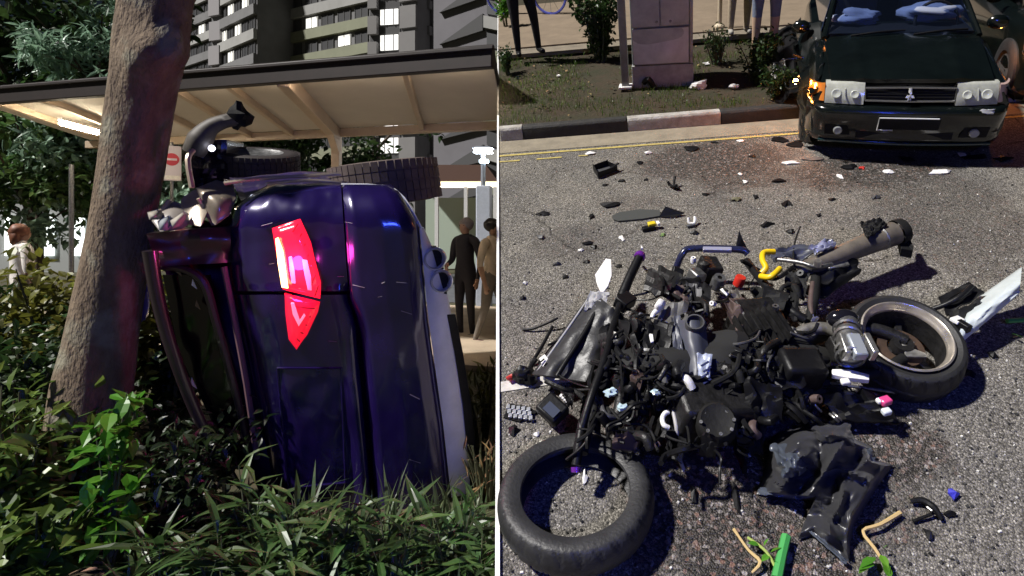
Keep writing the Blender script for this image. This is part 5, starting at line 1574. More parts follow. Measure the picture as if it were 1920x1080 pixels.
    # black tray closing the underside
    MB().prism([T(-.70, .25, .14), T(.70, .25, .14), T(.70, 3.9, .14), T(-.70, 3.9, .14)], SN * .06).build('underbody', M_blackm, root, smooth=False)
    return root, rt, bk
SEDAN, s_rt, s_bk = sedan()

def second_car():
    # the dark car at the right edge: the same body type, copied with its parts
    src = SEDAN
    o = bpy.data.objects.new('parked_car', None); COL.objects.link(o)
    o.location = src.location + s_rt * 1.75 + s_bk * 1.1
    tag(o, 'dark car cut off by the right frame edge behind the sedan', 'car')
    skip = {'torn_sheet', 'torn_cloth', 'torn_bracket', 'hanging_indicator', 'badge', 'plate_rim', 'number_plate', 'grille_surround'}
    dk = mat('dark_trim', (.02, .02, .022), .3, coat=.6)
    for ch in list(src.children):
        nm = ch.name.split('.')[0]
        if nm in skip: continue
        c = ch.copy(); COL.objects.link(c); c.parent = o
        if nm in ('headlamp', 'indicator'):
            c.data = ch.data.copy(); c.data.materials[0] = dk
        if nm in ('headlamp',): continue
        for g in ch.children:
            d = g.copy(); COL.objects.link(d); d.parent = c
second_car()
# ================================================================ WRECKED MOTORCYCLE
AX = (SR, SU, SN)
def rotax(az, tilt=0.0, roll=0.0):
    m = Matrix.Rotation(az, 3, 'Z') @ Matrix.Rotation(tilt, 3, 'Y') @ Matrix.Rotation(roll, 3, 'X')
    return tuple(SR * m[0][i] + SU * m[1][i] + SN * m[2][i] for i in range(3))
def grooved_tyre(c, ax, R, w, ri, n=26, seg=312):
    """hollow tyre with a rounded tread cut by slanted grooves"""
    mb = MB(); ax = V(ax).normalized(); s = ax.orthogonal().normalized(); t = ax.cross(s)
    pr = []
    for i in range(19):
        a = lerp(-1.45, 1.45, i / 18)
        pr.append((ri + .03 + (R - ri - .03) * math.cos(a * .98) ** .55 if abs(a) < 1.44 else ri + .035, w * math.sin(a) / math.sin(1.45), a))
    pr += [(ri + .004, w * .80, 9), (ri, w * .66, 9), (ri + .012, w * .55, 9), (ri + .055, w * .45, 9), (ri + .075, 0, 9), (ri + .055, -w * .45, 9), (ri + .012, -w * .55, 9), (ri, -w * .66, 9), (ri + .004, -w * .80, 9)]
    m = len(pr)
    for j in range(seg):
        q = 2 * PI * j / seg
        for (r, h, a) in pr:
            g = 0
            if abs(a) < 1.2 and abs(a) > .12:
                x = (q / (2 * PI) * n + abs(a) * .55 + (.5 if a > 0 else 0)) % 1.0
                if x < .13 and (.2 < abs(a) < 1.05): g = .0045
                x2 = (q / (2 * PI) * n + abs(a) * .3 + .45) % 1.0
                if x2 < .12 and .5 < abs(a) < 1.15: g = .004
            mb.v.append(c + ax * h + (s * math.cos(q) + t * math.sin(q)) * (r - g))
    for j in range(seg):
        for i in range(m):
            a = j * m + i; b = j * m + (i + 1) % m; a2 = ((j + 1) % seg) * m + i; b2 = ((j + 1) % seg) * m + (i + 1) % m
            mb.f.append((a, b, b2, a2))
    return mb

def loose_tyre():
    c = S(1080, 934, .085)
    mb = grooved_tyre(c, SN + SR * .04 + SU * .10, .286, .066, .196)
    m = mat('worn_tyre', (.034, .034, .036), .50, col2=(.014, .014, .015), scale=5, bump=.15, bscale=90, rvar=.12)
    mb.build('loose_tyre', m, None, angle=35, label='loose black motorcycle tyre without a wheel lying in the lower left of the road', cat='tyre')
loose_tyre()

def motorcycle():
    base = S(1330, 720)
    root = thing('wrecked_motorcycle', base, 'black motorcycle wreck heaped in the middle of the road', 'motorcycle')
    mats = dict(k=M_black, m=M_blackm, s=M_steel, a=M_alu, g=M_grey, w=M_white,
                b=mat('brown_leatherette', (.075, .048, .042), .7, var=.3, scale=12), y=mat('yellow_hose', (.75, .50, .01), .35),
                r=mat('red_cap', (.50, .025, .015), .35), p=mat('purple_anodised', (.22, .04, .42), .25, metal=.5),
                c=mat('copper_pipe', (.42, .16, .06), .3, metal=.9), n=mat('dark_engine_alloy', (.018, .0175, .0175), .45, metal=.4, var=.4, scale=25, bump=.2, rvar=.15),
                t=mat('tan_burnt_steel', (.20, .17, .135), .5, metal=.3, col2=(.07, .065, .06), scale=7), f=mat('fairing_charcoal', (.026, .026, .028), .42, var=.35, scale=16, bump=.1),
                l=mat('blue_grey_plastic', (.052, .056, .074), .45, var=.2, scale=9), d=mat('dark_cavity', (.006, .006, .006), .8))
    def Q(p): return S(*p)
    def tube(name, pts, r, m, par=root, seg=10, n=5, **k):
        return MB().tube([Q(p) for p in pts], r, seg, smooth_n=n).build(name, mats.get(m, m), par, **k)
    def box(name, p, half, m, az=0, tilt=0, roll=0, par=root, bev=.006, taper=1.0, **k):
        return MB().box(Q(p), half, rotax(az, tilt, roll), taper).build(name, mats.get(m, m), par, bevel=bev, **k)
    def plate(name, pts, m, th=.012, par=root, bev=.003, **k):
        return MB().prism([Q(p) for p in pts], -SN * th).build(name, mats.get(m, m), par, bevel=bev, smooth=False, **k)
    def sheet(name, c4, amp, f, m, sd, nsub=14, ang=25, th=.008, par=root, **k):
        a, b, c, d = [Q(q) for q in c4]
        def fn(s, t):
            p = a.lerp(b, s).lerp(d.lerp(c, s), t)
            return p + SN * amp * noise.noise(V((s * f, t * f, sd))) + SR * amp * .5 * noise.noise(V((s * f, t * f, sd + 5)))
        return MB().grid(fn, nsub, nsub, skirt=-SN * th).build(name, mats.get(m, m), par, angle=ang, **k)
    # ---- rear wheel
    ax = (SN + SR * .06 - SU * .20).normalized()
    c = S(1690, 650, .115)
    ty = grooved_tyre(c, ax, .254, .083, .184).build('rear_wheel', mat('rear_tyre', (.024, .024, .025), .55, col2=(.012, .012, .012), scale=6, bump=.12, bscale=90), root, angle=35, label='rear wheel lying flat, tyre still on')
    rim = [(r_ * .868, h_) for r_, h_ in [(.215, .078), (.222, .084), (.214, .088), (.204, .080), (.200, .066), (.188, .050), (.182, .02), (.182, -.06), (.205, -.075), (.222, -.084), (.226, -.07), (.20, -.05), (.196, .02), (.2, .05), (.210, .066)]]
    MB().lathe(c, ax, [(.166, .046), (.160, .02), (.158, -.06), (.175, -.07)], 60).build('rim_barrel', mats['n'], ty, angle=60)
    rim = [(r_ * .868, h_) for r_, h_ in [(.215, .078), (.222, .084), (.214, .088), (.206, .082), (.203, .070), (.196, .064), (.190, .052), (.192, .046), (.205, .055), (.212, .066)]]
    MB().lathe(c, ax, rim, 72, closed=True).build('rim', mat('pale_rim_metal', (.66, .60, .52), .30, metal=.75, var=.25, scale=12, rvar=.12), ty, angle=40)
    s_ = ax.orthogonal().normalized(); t_ = ax.cross(s_)
    hub = c - ax * .02
    MB().lathe(hub, ax, [(.018, .05), (.045, .05), (.05, .03), (.05, -.04), (.018, -.04)], 20, closed=True).build('hub', mats['n'], ty)
    for q in range(3):
        a = q * 2.094 + .3; e = s_ * math.cos(a) + t_ * math.sin(a)
        MB().beam(hub + e * .04, hub + e * .16 - ax * .02, .035, .03, up=ax).build('spoke', mats['n'], ty, bevel=.006)
    MB().lathe(c - ax * .01 , ax, [(.06, .0), (.10, .0), (.10, .006), (.06, .006)], 40, closed=True).build('brake_disc', mat('rusty_disc', (.05, .028, .016), .7, metal=.2, var=.5, scale=20), ty)
    plate('alloy_bracket', [(1681, 630, .13), (1690, 634, .13), (1716, 641, .13), (1704, 650, .13), (1736, 662, .13), (1738, 668, .13), (1698, 668, .13), (1694, 650, .13)], 'a', .012)
    # ---- silencer and tail cowl stretching up right
    tube('silencer', [(1490, 512, .17), (1540, 492, .20), (1600, 468, .22), (1650, 448, .23), (1676, 438, .235)], [.038, .046, .054, .062, .067], 't', seg=22, n=5)
    a = Q((1652, 447, .23)); b = Q((1690, 433, .238)); dr = (b - a).normalized()
    MB().lathe(b - dr * .03, dr, [(.05, .05), (.069, .04), (.073, .0), (.071, -.012)], 26).build('silencer_cap', M_blackm, root, angle=50)
    plate('silencer_cap_edge', [(1690, 412, .22), (1700, 430, .23), (1713, 462, .2), (1712, 470, .18), (1690, 466, .2), (1684, 440, .22)], 'm', .05)
    MB().lathe(a, dr, [(.063, -.008), (.0665, 0), (.063, .008)], 26).build('silencer_band', mats['s'], root)
    sheet('heat_shield', [(1612, 418, .31), (1648, 408, .32), (1664, 420, .31), (1628, 444, .30)], .03, 5, 'm', 3)
    sheet('heat_shield', [(1618, 430, .315), (1632, 425, .32), (1634, 440, .31), (1626, 446, .31)], .01, 5, 'm', 4)
    sheet('tail_cowl', [(1440, 472, .22), (1562, 448, .26), (1576, 470, .24), (1452, 492, .2)], .05, 3.5, 'l', 5)
    sheet('tail_cowl', [(1515, 462, .28), (1556, 448, .30), (1568, 456, .29), (1530, 474, .27)], .03, 4, mat('pale_blue_cowl', (.25, .26, .36), .3, coat=.6), 6)
    tube('grab_rail', [(1455, 486, .23), (1500, 492, .25), (1530, 500, .25), (1560, 496, .22)], .011, 's')
    MB().lathe(Q((1533, 492, .28)), SN, [(.001, .012), (.018, .012), (.02, 0), (.02, -.02)], 18).build('bolt_head', mats['a'], root)
    sheet('seat_base', [(1520, 500, .2), (1608, 486, .2), (1612, 512, .15), (1540, 560, .1)], .03, 3, 'k', 7)
    box('tail_bracket', (1570, 497, .19), (.06, .02, .012), 'a', .2, 0, .3)
    # ---- upper left: dark blue bracket with clip, coolant parts
    tube('sub_frame_tube', [(1268, 502, .13), (1280, 476, .2), (1300, 466, .22), (1385, 468, .22), (1402, 476, .2)], .020, mat('navy_tube', (.015, .018, .05), .25, coat=.8), seg=12)
    plate('clip', [(1318, 462, .26), (1372, 463, .26), (1372, 469, .26), (1318, 468, .26)], mat('lilac_metal', (.5, .5, .66), .3, metal=.5), .02)
    plate('torn_spike', [(1386, 430, .30), (1392, 446, .26), (1402, 466, .2), (1378, 468, .2)], 'k', .012)
    MB().lathe(Q((1300, 486, .22)), SN, [(.006, .01), (.013, .012), (.016, .004), (.016, -.02)], 16).build('eyelet', mats['w'], root)
    for i, (pts) in enumerate([[(1452, 472, .27), (1432, 474, .28), (1430, 488, .28), (1436, 502, .27), (1428, 512, .25)], [(1462, 504, .26), (1452, 514, .27), (1442, 520, .26), (1426, 518, .24)]]):
        tube('yellow_hose', pts, .0155, 'y', seg=12, label=('upper' if i == 0 else 'lower') + ' yellow silicone hose')
    MB().lathe(Q((1386, 528, .24)), SN + SR * .3, [(.001, .03), (.024, .03), (.027, .024), (.027, -.02)], 20).build('reservoir_cap', mats['r'], root)
    # ---- handlebar, left grip standing up
    tube('handle_grip', [(1166, 556, .22), (1180, 522, .26), (1198, 484, .30)], [.027, .025, .025], 'k', seg=14)
    p1 = Q((1198, 484, .30)); p2 = Q((1206, 468, .315)); dd = (p2 - p1).normalized()
    MB().lathe(p1, dd, [(.001, .034), (.024, .034), (.031, .02), (.031, .004), (.024, 0)], 18).build('bar_end', mats['p'], root)
    MB().prism([p2 - SR * .012, p2 + SR * .0, p2 + SU * .035 - SR * .01], SN * .01).build('bar_end_chip', mats['w'], root, smooth=False)
    box('switch_cube', (1172, 566, .22), (.05, .035, .03), 'k', .9, .2, .3)
    tube('brake_lever', [(1206, 500, .24), (1216, 512, .24), (1226, 532, .22)], .007, mat('straw_lever', (.5, .4, .25), .5))
    tube('handlebar', [(1166, 558, .22), (1150, 610, .26), (1135, 670, .28), (1110, 740, .26), (1092, 800, .2), (1082, 840, .15)], .0165, 'k', seg=12)
    tube('right_grip', [(1092, 796, .20), (1086, 832, .17), (1080, 872, .13)], [.02, .019, .019], 'k', seg=14)
    MB().lathe(Q((1080, 876, .13)), (Q((1080, 890, .11)) - Q((1080, 872, .13))), [(.001, .02), (.018, .018), (.02, 0)], 16).build('bar_end', mats['p'], root)
    tube('brake_lever', [(1105, 790, .21), (1098, 830, .2), (1062, 862, .15)], .006, 'k')
    # ---- left fairing panel, charcoal, lying against the bars
    def fair(s, t):
        a = V((1110, 545, 0)); b = V((1164, 590, 0)); c = V((1112, 718, 0)); d = V((998, 700, 0))
        p = a.lerp(b, s).lerp(d.lerp(c, s), t)
        h = .10 + .13 * (1 - t) + .045 * math.sin(PI * s) + .02 * math.sin(s * 9) * (t) + .012 * noise.noise(V((s * 5, t * 5, 2)))
        return S(p.x, p.y, h)
    fa = MB().grid(fair, 16, 26, skirt=-SN * .008).build('side_fairing', mats['f'], root, angle=40)
    tube('fairing_rib', [(1128, 566, .255), (1096, 624, .22), (1060, 680, .175), (1044, 706, .15)], .012, 'k', par=fa)
    tube('fairing_edge', [(1110, 550, .235), (1072, 606, .20), (1034, 660, .15), (1004, 702, .105)], .006, mat('scuffed_edge', (.30, .30, .31), .6), par=fa)
    sheet('fairing_scuff', [(1106, 545, .27), (1142, 548, .28), (1134, 576, .26), (1094, 580, .245)], .02, 5, mat('scuffed_edge', (0, 0, 0)), 8, par=fa)
    plate('white_chip', [(1136, 484, .28), (1146, 486, .28), (1147, 516, .27), (1140, 536, .26), (1128, 552, .25), (1118, 528, .25), (1116, 514, .26)], 'w', .010)
    sheet('lower_fairing', [(1016, 700, .05), (1098, 672, .10), (1102, 690, .08), (1022, 716, .04)], .03, 5, mat('blue_scuffed', (.16, .17, .21), .45), 9)
    plate('decal', [(1011, 672, .145), (1021, 664, .15), (1033, 680, .14), (1022, 697, .13)], 'w', .004, par=fa, bev=0)
    for (q, a_) in enumerate(((1013, 680), (1018, 676), (1023, 684))):
        box('decal_mark', (a_[0], a_[1] - 1, .151), (.009, .003, .002), 'k', .9, par=fa, bev=0)
    tube('fairing_stay', [(1046, 596, .06), (1030, 604, .05), (1000, 616, .02), (980, 618, .01)], .007, 'k')
    tube('fairing_stay', [(1036, 612, .06), (1018, 646, .04), (1002, 672, .03), (994, 680, .02)], .009, 'k')
    # purple and gold scraps
    sheet('purple_strap', [(1116, 626, .2), (1132, 616, .2), (1132, 640, .19), (1120, 640, .19)], .02, 4, mat('violet_strap', (.18, .09, .52), .6), 10)
    tube('gold_cable', [(1124, 640, .18), (1112, 650, .17), (1108, 666, .16), (1102, 676, .14)], .005, mat('gold_cable', (.55, .40, .10), .4))
    # ---- core: engine, frame and tank
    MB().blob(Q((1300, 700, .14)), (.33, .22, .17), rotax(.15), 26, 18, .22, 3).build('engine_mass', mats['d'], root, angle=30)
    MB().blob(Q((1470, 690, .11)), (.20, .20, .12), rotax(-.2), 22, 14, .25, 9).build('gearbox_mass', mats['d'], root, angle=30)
    box('crankcase', (1330, 770, .15), (.16, .10, .11), 'n', .2, .25, .1, bev=.02)
    box('cylinder_block', (1420, 620, .16), (.10, .12, .10), 'n', .3, .2, .2, bev=.012)
    for q in range(7):
        box('cooling_fin', (1388 + q * 11, 640 - q * 4, .22), (.004, .10, .06), 'n', .28, .2, .2, bev=0)
    for q in range(5):
        box('cylinder_fin', (1180 + q * 16, 815 - q * 2, .13), (.005, .05, .05), 'n', -.3, .4, .1, bev=0)
    MB().lathe(Q((1345, 790, .27)), SN - SU * .4, [(.001, .006), (.05, .008), (.062, .014), (.072, .004), (.076, -.03), (.076, -.06)], 28).build('clutch_cover', M_blackm, root, angle=40)
    for q in range(8):
        a = q * PI / 4
        MB().lathe(Q((1345, 790, .283)) + (SR * math.cos(a) + SU * math.sin(a)) * .060, SN - SU * .4, [(.001, .008), (.007, .008), (.007, -.004)], 8).build('bolt_head', mats['s'], root)
    # tall air box with round mouth
    def ab(s, t):
        u = lerp(lerp(1272, 1322, s), lerp(1290, 1340, s), t); v = lerp(600, 745, t)
        return S(u, v, .34 - .14 * t + .03 * math.sin(PI * s) + .006 * noise.noise(V((s * 5, t * 5, 1))))
    MB().grid(ab, 10, 18, skirt=-SN * .10).build('air_box', mats['l'], root, angle=40)
    MB().lathe(Q((1303, 606, .365)), SN - SU * .25, [(.034, .012), (.040, .012), (.042, 0), (.042, -.05), (.034, -.05)], 22, closed=True).build('intake_mouth', mats['g'], root)
    MB().lathe(Q((1303, 606, .36)), SN - SU * .25, [(.001, -.01), (.036, -.01)], 18).build('intake_bore', mats['d'], root)
    sheet('inner_panel', [(1232, 572, .30), (1292, 566, .32), (1286, 600, .31), (1240, 624, .27)], .04, 3, mat('warm_grey_plastic', (.075, .072, .07), .55, var=.2), 11)
    sheet('inner_panel', [(1258, 594, .33), (1275, 590, .34), (1282, 660, .30), (1262, 650, .30)], .02, 3, 'l', 12)
    sheet('decal_strip', [(1306, 662, .315), (1336, 664, .31), (1326, 742, .235), (1312, 742, .235)], .012, 4, mat('silver_blue_decal', (.36, .40, .50), .35, coat=.5), 13)
    for q in range(4):
        box('decal_mark', (1322 + (q % 2) * 4, 682 + q * 11, .312 - q * .013), (.020, .004, .002), mat('navy_ink', (.02, .025, .09), .4), .6, bev=0)
    sheet('brown_flap', [(1240, 538, .26), (1280, 534, .27), (1290, 566, .25), (1256, 560, .25)], .04, 3, 'b', 14)
    sheet('brown_flap', [(1358, 566, .28), (1390, 556, .28), (1408, 600, .27), (1380, 626, .25)], .06, 3, 'b', 15)
    sheet('brown_flap', [(1368, 546, .26), (1384, 540, .26), (1394, 566, .25), (1376, 566, .25)], .02, 3, 't', 16)
    sheet('crumpled_tank', [(1398, 710, .28), (1462, 722, .26), (1470, 792, .16), (1392, 780, .2)], .05, 3, 'k', 17)
    sheet('side_cover', [(1420, 690, .25), (1500, 660, .24), (1512, 720, .2), (1436, 740, .2)], .05, 3, 'k', 18)
    sheet('side_cover', [(1180, 600, .30), (1222, 588, .31), (1236, 680, .28), (1186, 690, .27)], .06, 3, 'k', 19)
    sheet('side_cover', [(1130, 610, .24), (1176, 600, .28), (1170, 740, .25), (1116, 730, .2)], .06, 3, 'k', 20)
    MB().blob(Q((1238, 572, .34)), (.035, .02, .025), rotax(.8), 12, 8, .2, 5).build('white_nozzle', mats['w'], root, angle=60)
    tube('white_nozzle', [(1236, 578, .33), (1226, 588, .31), (1222, 596, .30)], [.016, .012, .009], 'w')
    plate('white_tab', [(1216, 624, .30), (1224, 626, .30), (1226, 640, .29), (1220, 642, .29)], 'w', .008)
    plate('silver_tab', [(1150, 620, .29), (1156, 622, .29), (1156, 640, .28), (1150, 642, .28)], 'a', .008)
    box('carburettor', (1330, 505, .2), (.05, .06, .05), 'n', .2, .3, .1, bev=.01)
    box('carburettor', (1305, 520, .22), (.035, .04, .04), 's', .5, .3, .1, bev=.01)
    MB().lathe(Q((1348, 525, .25)), SN - SU * .2 + SR * .2, [(.012, .02), (.03, .02), (.036, .0), (.036, -.05)], 20).build('throttle_body', mats['s'], root)
    MB().lathe(Q((1320, 498, .25)), SN, [(.001, .03), (.028, .02), (.032, -.02)], 16).build('sensor', mats['n'], root)
    tube('copper_pipe', [(1456, 582, .22), (1464, 600, .22), (1472, 622, .2)], .006, 'c'); tube('copper_pipe', [(1463, 582, .22), (1472, 602, .22), (1480, 624, .2)], .006, 'c')
    tube('frame_spar', [(1530, 520, .18), (1526, 560, .18), (1520, 590, .16), (1512, 640, .12)], [.026, .026, .022, .022], 'm', seg=12)
    tube('frame_spar', [(1524, 530, .20), (1520, 566, .19), (1522, 590, .17)], [.012, .014, .010], 'b', seg=10)
    tube('frame_spar', [(1400, 490, .18), (1440, 540, .2), (1480, 580, .2), (1510, 600, .18)], .022, 'k', seg=12)
    tube('swing_arm', [(1500, 640, .13), (1560, 622, .15), (1640, 618, .15), (1700, 640, .13)], [.036, .034, .03, .028], 'n', seg=14)
    tube('swing_arm', [(1490, 720, .10), (1560, 700, .12), (1640, 700, .13), (1694, 672, .13)], [.03, .03, .026, .024], 'm', seg=14)
    # shock absorber with grey body
    tube('shock_body', [(1588, 606, .26), (1592, 640, .27), (1596, 676, .25)], [.046, .052, .040], 's', seg=18)
    MB().blob(Q((1580, 598, .27)), (.07, .045, .045), rotax(-.1), 18, 12).build('shock_dome', mat('gloss_black_cap', (.008, .008, .012), .12, coat=1), root, angle=80)
    for q in range(5):
        p = Q((1588 + q * 1.6, 618 + q * 13, .272)); MB().lathe(p, Q((1596, 676, .25)) - Q((1588, 606, .26)), [(.054, -.007), (.060, 0), (.054, .007)], 22).build('shock_ring', mats['a'] if q % 2 else mats['s'], root)
    box('shock_yoke', (1606, 650, .31), (.028, .055, .022), mat('satin_grey_alloy', (.36, .39, .42), .4, metal=.4), 0, .1, .2, bev=.008)
    for sx in (-1, 1): box('yoke_cheek', (1606 + sx * 24, 650, .30), (.013, .05, .03), 'a', .05 * sx, .1, .2, bev=.005)
    box('shock_bracket', (1567, 655, .24), (.02, .05, .03), 'n', .1, .2, .2)
    plate('white_clamp', [(1560, 692, .2), (1592, 692, .2), (1630, 702, .2), (1630, 712, .2), (1592, 708, .2), (1560, 702, .2)], 'w', .022)
    box('white_clamp', (1585, 716, .19), (.018, .014, .01), 'w')
    tube('exhaust_header', [(1480, 640, .16), (1510, 620, .18), (1545, 616, .18), (1570, 624, .17)], .03, mat('mottled_header', (.19, .18, .165), .5, metal=.5, var=.4, scale=30), seg=16)
    box('black_motor', (1500, 690, .2), (.09, .07, .06), 'k', .1, .2, .1, bev=.02)
    MB().blob(Q((1520, 690, .18)), (.035, .03, .03), AX, 12, 8, .3, 2).build('crushed_can', M_chrome, root, angle=25)
    # under tail: long black plastic with a pink lens
    tube('mudguard_rod', [(1530, 714, .10), (1580, 722, .1), (1640, 730, .08), (1690, 738, .05)], .007, 's')
    sheet('under_tail', [(1520, 726, .10), (1640, 738, .12), (1690, 790, .07), (1570, 790, .07)], .06, 4, 'k', 22)
    box('tail_lens', (1660, 752, .13), (.022, .018, .014), mat('pink_lens', (.62, .06, .22), .25, coat=.6), .3)
    box('tail_lens', (1662, 772, .12), (.018, .014, .012), mat('clear_lens', (.6, .65, .68), .2), .2)
    box('tail_lens', (1648, 752, .13), (.010, .012, .010), 'w', .3)
    for (a_, b_) in (((1514, 744), (1540, 772)), ((1556, 776), (1572, 790)), ((1562, 774), (1578, 788)), ((1500, 765), (1524, 780))):
        tube('bright_rod', [(a_[0], a_[1], .09), ((a_[0] + b_[0]) / 2, (a_[1] + b_[1]) / 2, .1), (b_[0], b_[1], .07)], .005, 'a')
    # ---- dash unit at the lower left
    dx = box('dash_unit', (1036, 768, .09), (.058, .05, .03), 'k', -.75, .25, .2, bev=.012)
    MB().box(Q((1034, 768, .128)), (.032, .022, .002), rotax(-.75, .25, .2)).build('screen', mat('dead_screen', (.06, .07, .10), .15, coat=1), root, smooth=False)
    for q in range(5):
        box('dash_key', (1052 + q * 4, 742 + q * 3.6, .12), (.005, .008, .003), 'w', -.5, bev=0)
    sheet('dash_shroud', [(1050, 730, .12), (1076, 738, .14), (1074, 764, .13), (1060, 756, .12)], .02, 4, 'k', 24)
    tube('front_fork', [(1128, 700, .2), (1116, 760, .18), (1100, 810, .15), (1092, 850, .13)], [.026, .026, .024, .022], 'm', seg=14)
    tube('front_fork', [(1170, 690, .22), (1164, 750, .2), (1150, 810, .16)], [.024, .024, .022], 'n', seg=14)
    for (u, v, r_) in ((1146, 735, .026), (1166, 764, .022), (1230, 735, .018)):
        MB().blob(Q((u, v, .29)), (r_, r_ * .7, r_ * .6), AX, 10, 7, .4, u).build('glass_bead', mat('pale_cyan_glass', (.45, .58, .62), .12, coat=.8), root, angle=30)
    # white crescent ring and trailing cable
    a = [(1254, 772, .2), (1246, 776, .2), (1242, 786, .2), (1245, 797, .2), (1254, 802, .19)]
    tube('white_ring', a, .010, 'w')
    tube('grey_cable', [(1262, 770, .2), (1268, 800, .18), (1270, 830, .13), (1275, 862, .06), (1282, 880, .02)], .008, mat('grey_cable', (.36, .35, .34), .5))
    # ---- looped cables and small hardware through the heap
    rg = random.Random(42)
    hp = [(1110, 620, .22), (1160, 600, .30), (1230, 560, .33), (1300, 520, .26), (1370, 520, .28), (1440, 540, .27), (1500, 560, .24), (1180, 690, .32), (1260, 680, .36), (1340, 640, .36), (1420, 650, .30), (1490, 660, .24), (1130, 760, .22), (1220, 780, .22), (1300, 800, .24), (1390, 800, .2), (1450, 760, .2), (1540, 680, .2), (1560, 730, .12)]
    def hh(u, v):
        s = 0; wt = 0
        for a, b, h in hp:
            k = 1 / (((a - u) / 40) ** 2 + ((b - v) / 40) ** 2 + .2) ** 1.5; s += k * h; wt += k
        return s / wt
    region = [(1100, 600), (1180, 580), (1250, 500), (1330, 480), (1420, 490), (1520, 500), (1540, 600), (1560, 700), (1520, 770), (1460, 800), (1380, 840), (1260, 850), (1160, 830), (1100, 790), (1090, 700)]
    def inside(u, v):
        c_ = False; j = len(region) - 1
        for i in range(len(region)):
            (x1, y1), (x2, y2) = region[i], region[j]
            if (y1 > v) != (y2 > v) and u < (x2 - x1) * (v - y1) / (y2 - y1) + x1: c_ = not c_
            j = i
        return c_
    keep = [(1308, 650, 62), (1385, 585, 42), (1240, 572, 36), (1250, 786, 26), (1330, 508, 44), (1386, 528, 26), (1172, 560, 40), (1442, 498, 42), (1345, 790, 40), (1590, 650, 70), (1320, 466, 40), (1060, 640, 74), (1110, 680, 30), (1468, 602, 22), (1524, 560, 30)]
    def clear(u, v): return all((u - a) ** 2 + (v - b) ** 2 > c_ * c_ for a, b, c_ in keep)
    cab = [M_black] * 9 + [M_blackm] * 4 + [mats['g'], mats['n']]
    n = 0
    while n < 95:
        u, v = rg.uniform(1090, 1560), rg.uniform(480, 850)
        if not inside(u, v) or not clear(u, v): continue
        pts = [(u, v, hh(u, v) + rg.uniform(-.05, .02))]
        an = rg.uniform(0, 6.28)
        for q in range(rg.randint(2, 4)):
            an += rg.uniform(-1.0, 1.0); st = rg.uniform(18, 42)
            u += math.cos(an) * st; v += math.sin(an) * st * .8
            pts.append((u, v, max(.02, hh(u, v) + (rg.uniform(-.05, .02) if clear(u, v) else -.09))))
        tube('cable', pts, rg.choice([.004, .005, .006, .008, .011]), rg.choice(cab), seg=6, n=4)
        n += 1
    small = [M_black] * 8 + [M_blackm] * 5 + [mats['n']] * 5 + [mats['s'], mats['w'], mats['g'], mats['b'], mats['l']]
    n = 0
    while n < 190:
        u, v = rg.uniform(1095, 1560), rg.uniform(480, 850)
        if not inside(u, v) or not clear(u, v): continue
        h = hh(u, v) - rg.uniform(.01, .08); m = rg.choice(small)
        kd = rg.random()
        if v > 760 and m in (mats['w'], mats['a']): continue
        if kd < .26:
            big = m in (M_black, M_blackm, mats['n'])
            sc = rg.uniform(.6, 1.5) if big else rg.uniform(.5, 1.0)
            box('bracket', (u, v, h), (.028 * sc * rg.uniform(.5, 1.2), .018 * sc * rg.uniform(.5, 1.3), .010 * sc), m, rg.uniform(0, 3), rg.uniform(-.7, .7), rg.uniform(-.7, .7), bev=.003, taper=rg.uniform(.7, 1))
        elif kd < .42:
            r_ = rg.uniform(.008, .022)
            axs = (SN + SR * rg.uniform(-1, 1) + SU * rg.uniform(-1, .6)).normalized()
            MB().lathe(Q((u, v, h + .01)), axs, [(r_ * .35, r_ * .9), (r_ * .9, r_ * .9), (r_, r_ * .6), (r_, -r_ * 2)], 14).build('fitting', m, root, angle=40)
        elif kd < .80:
            du, dv = rg.uniform(10, 30), rg.uniform(10, 34)
            if m in (mats['w'], mats['a']): du *= .45; dv *= .45
            sheet('torn_panel', [(u - du * .7, v - dv, h + rg.uniform(-.02, .04)), (u + du, v - dv * .6, h + rg.uniform(-.02, .05)), (u + du * .6, v + dv, h - rg.uniform(0, .06)), (u - du, v + dv * .5, h - rg.uniform(0, .05))], .03, 3, m, rg.uniform(0, 99), nsub=6, ang=20)
        else:
            r_ = rg.uniform(.01, .02); a_ = rg.uniform(0, 6); L_ = rg.uniform(20, 50)
            tube('pipe', [(u, v, h), (u + math.cos(a_) * L_ * .5, v + math.sin(a_) * L_ * .5, h + .03), (u + math.cos(a_ + .5) * L_, v + math.sin(a_ + .5) * L_, h)], r_, m, seg=9, n=4)
        n += 1
motorcycle()

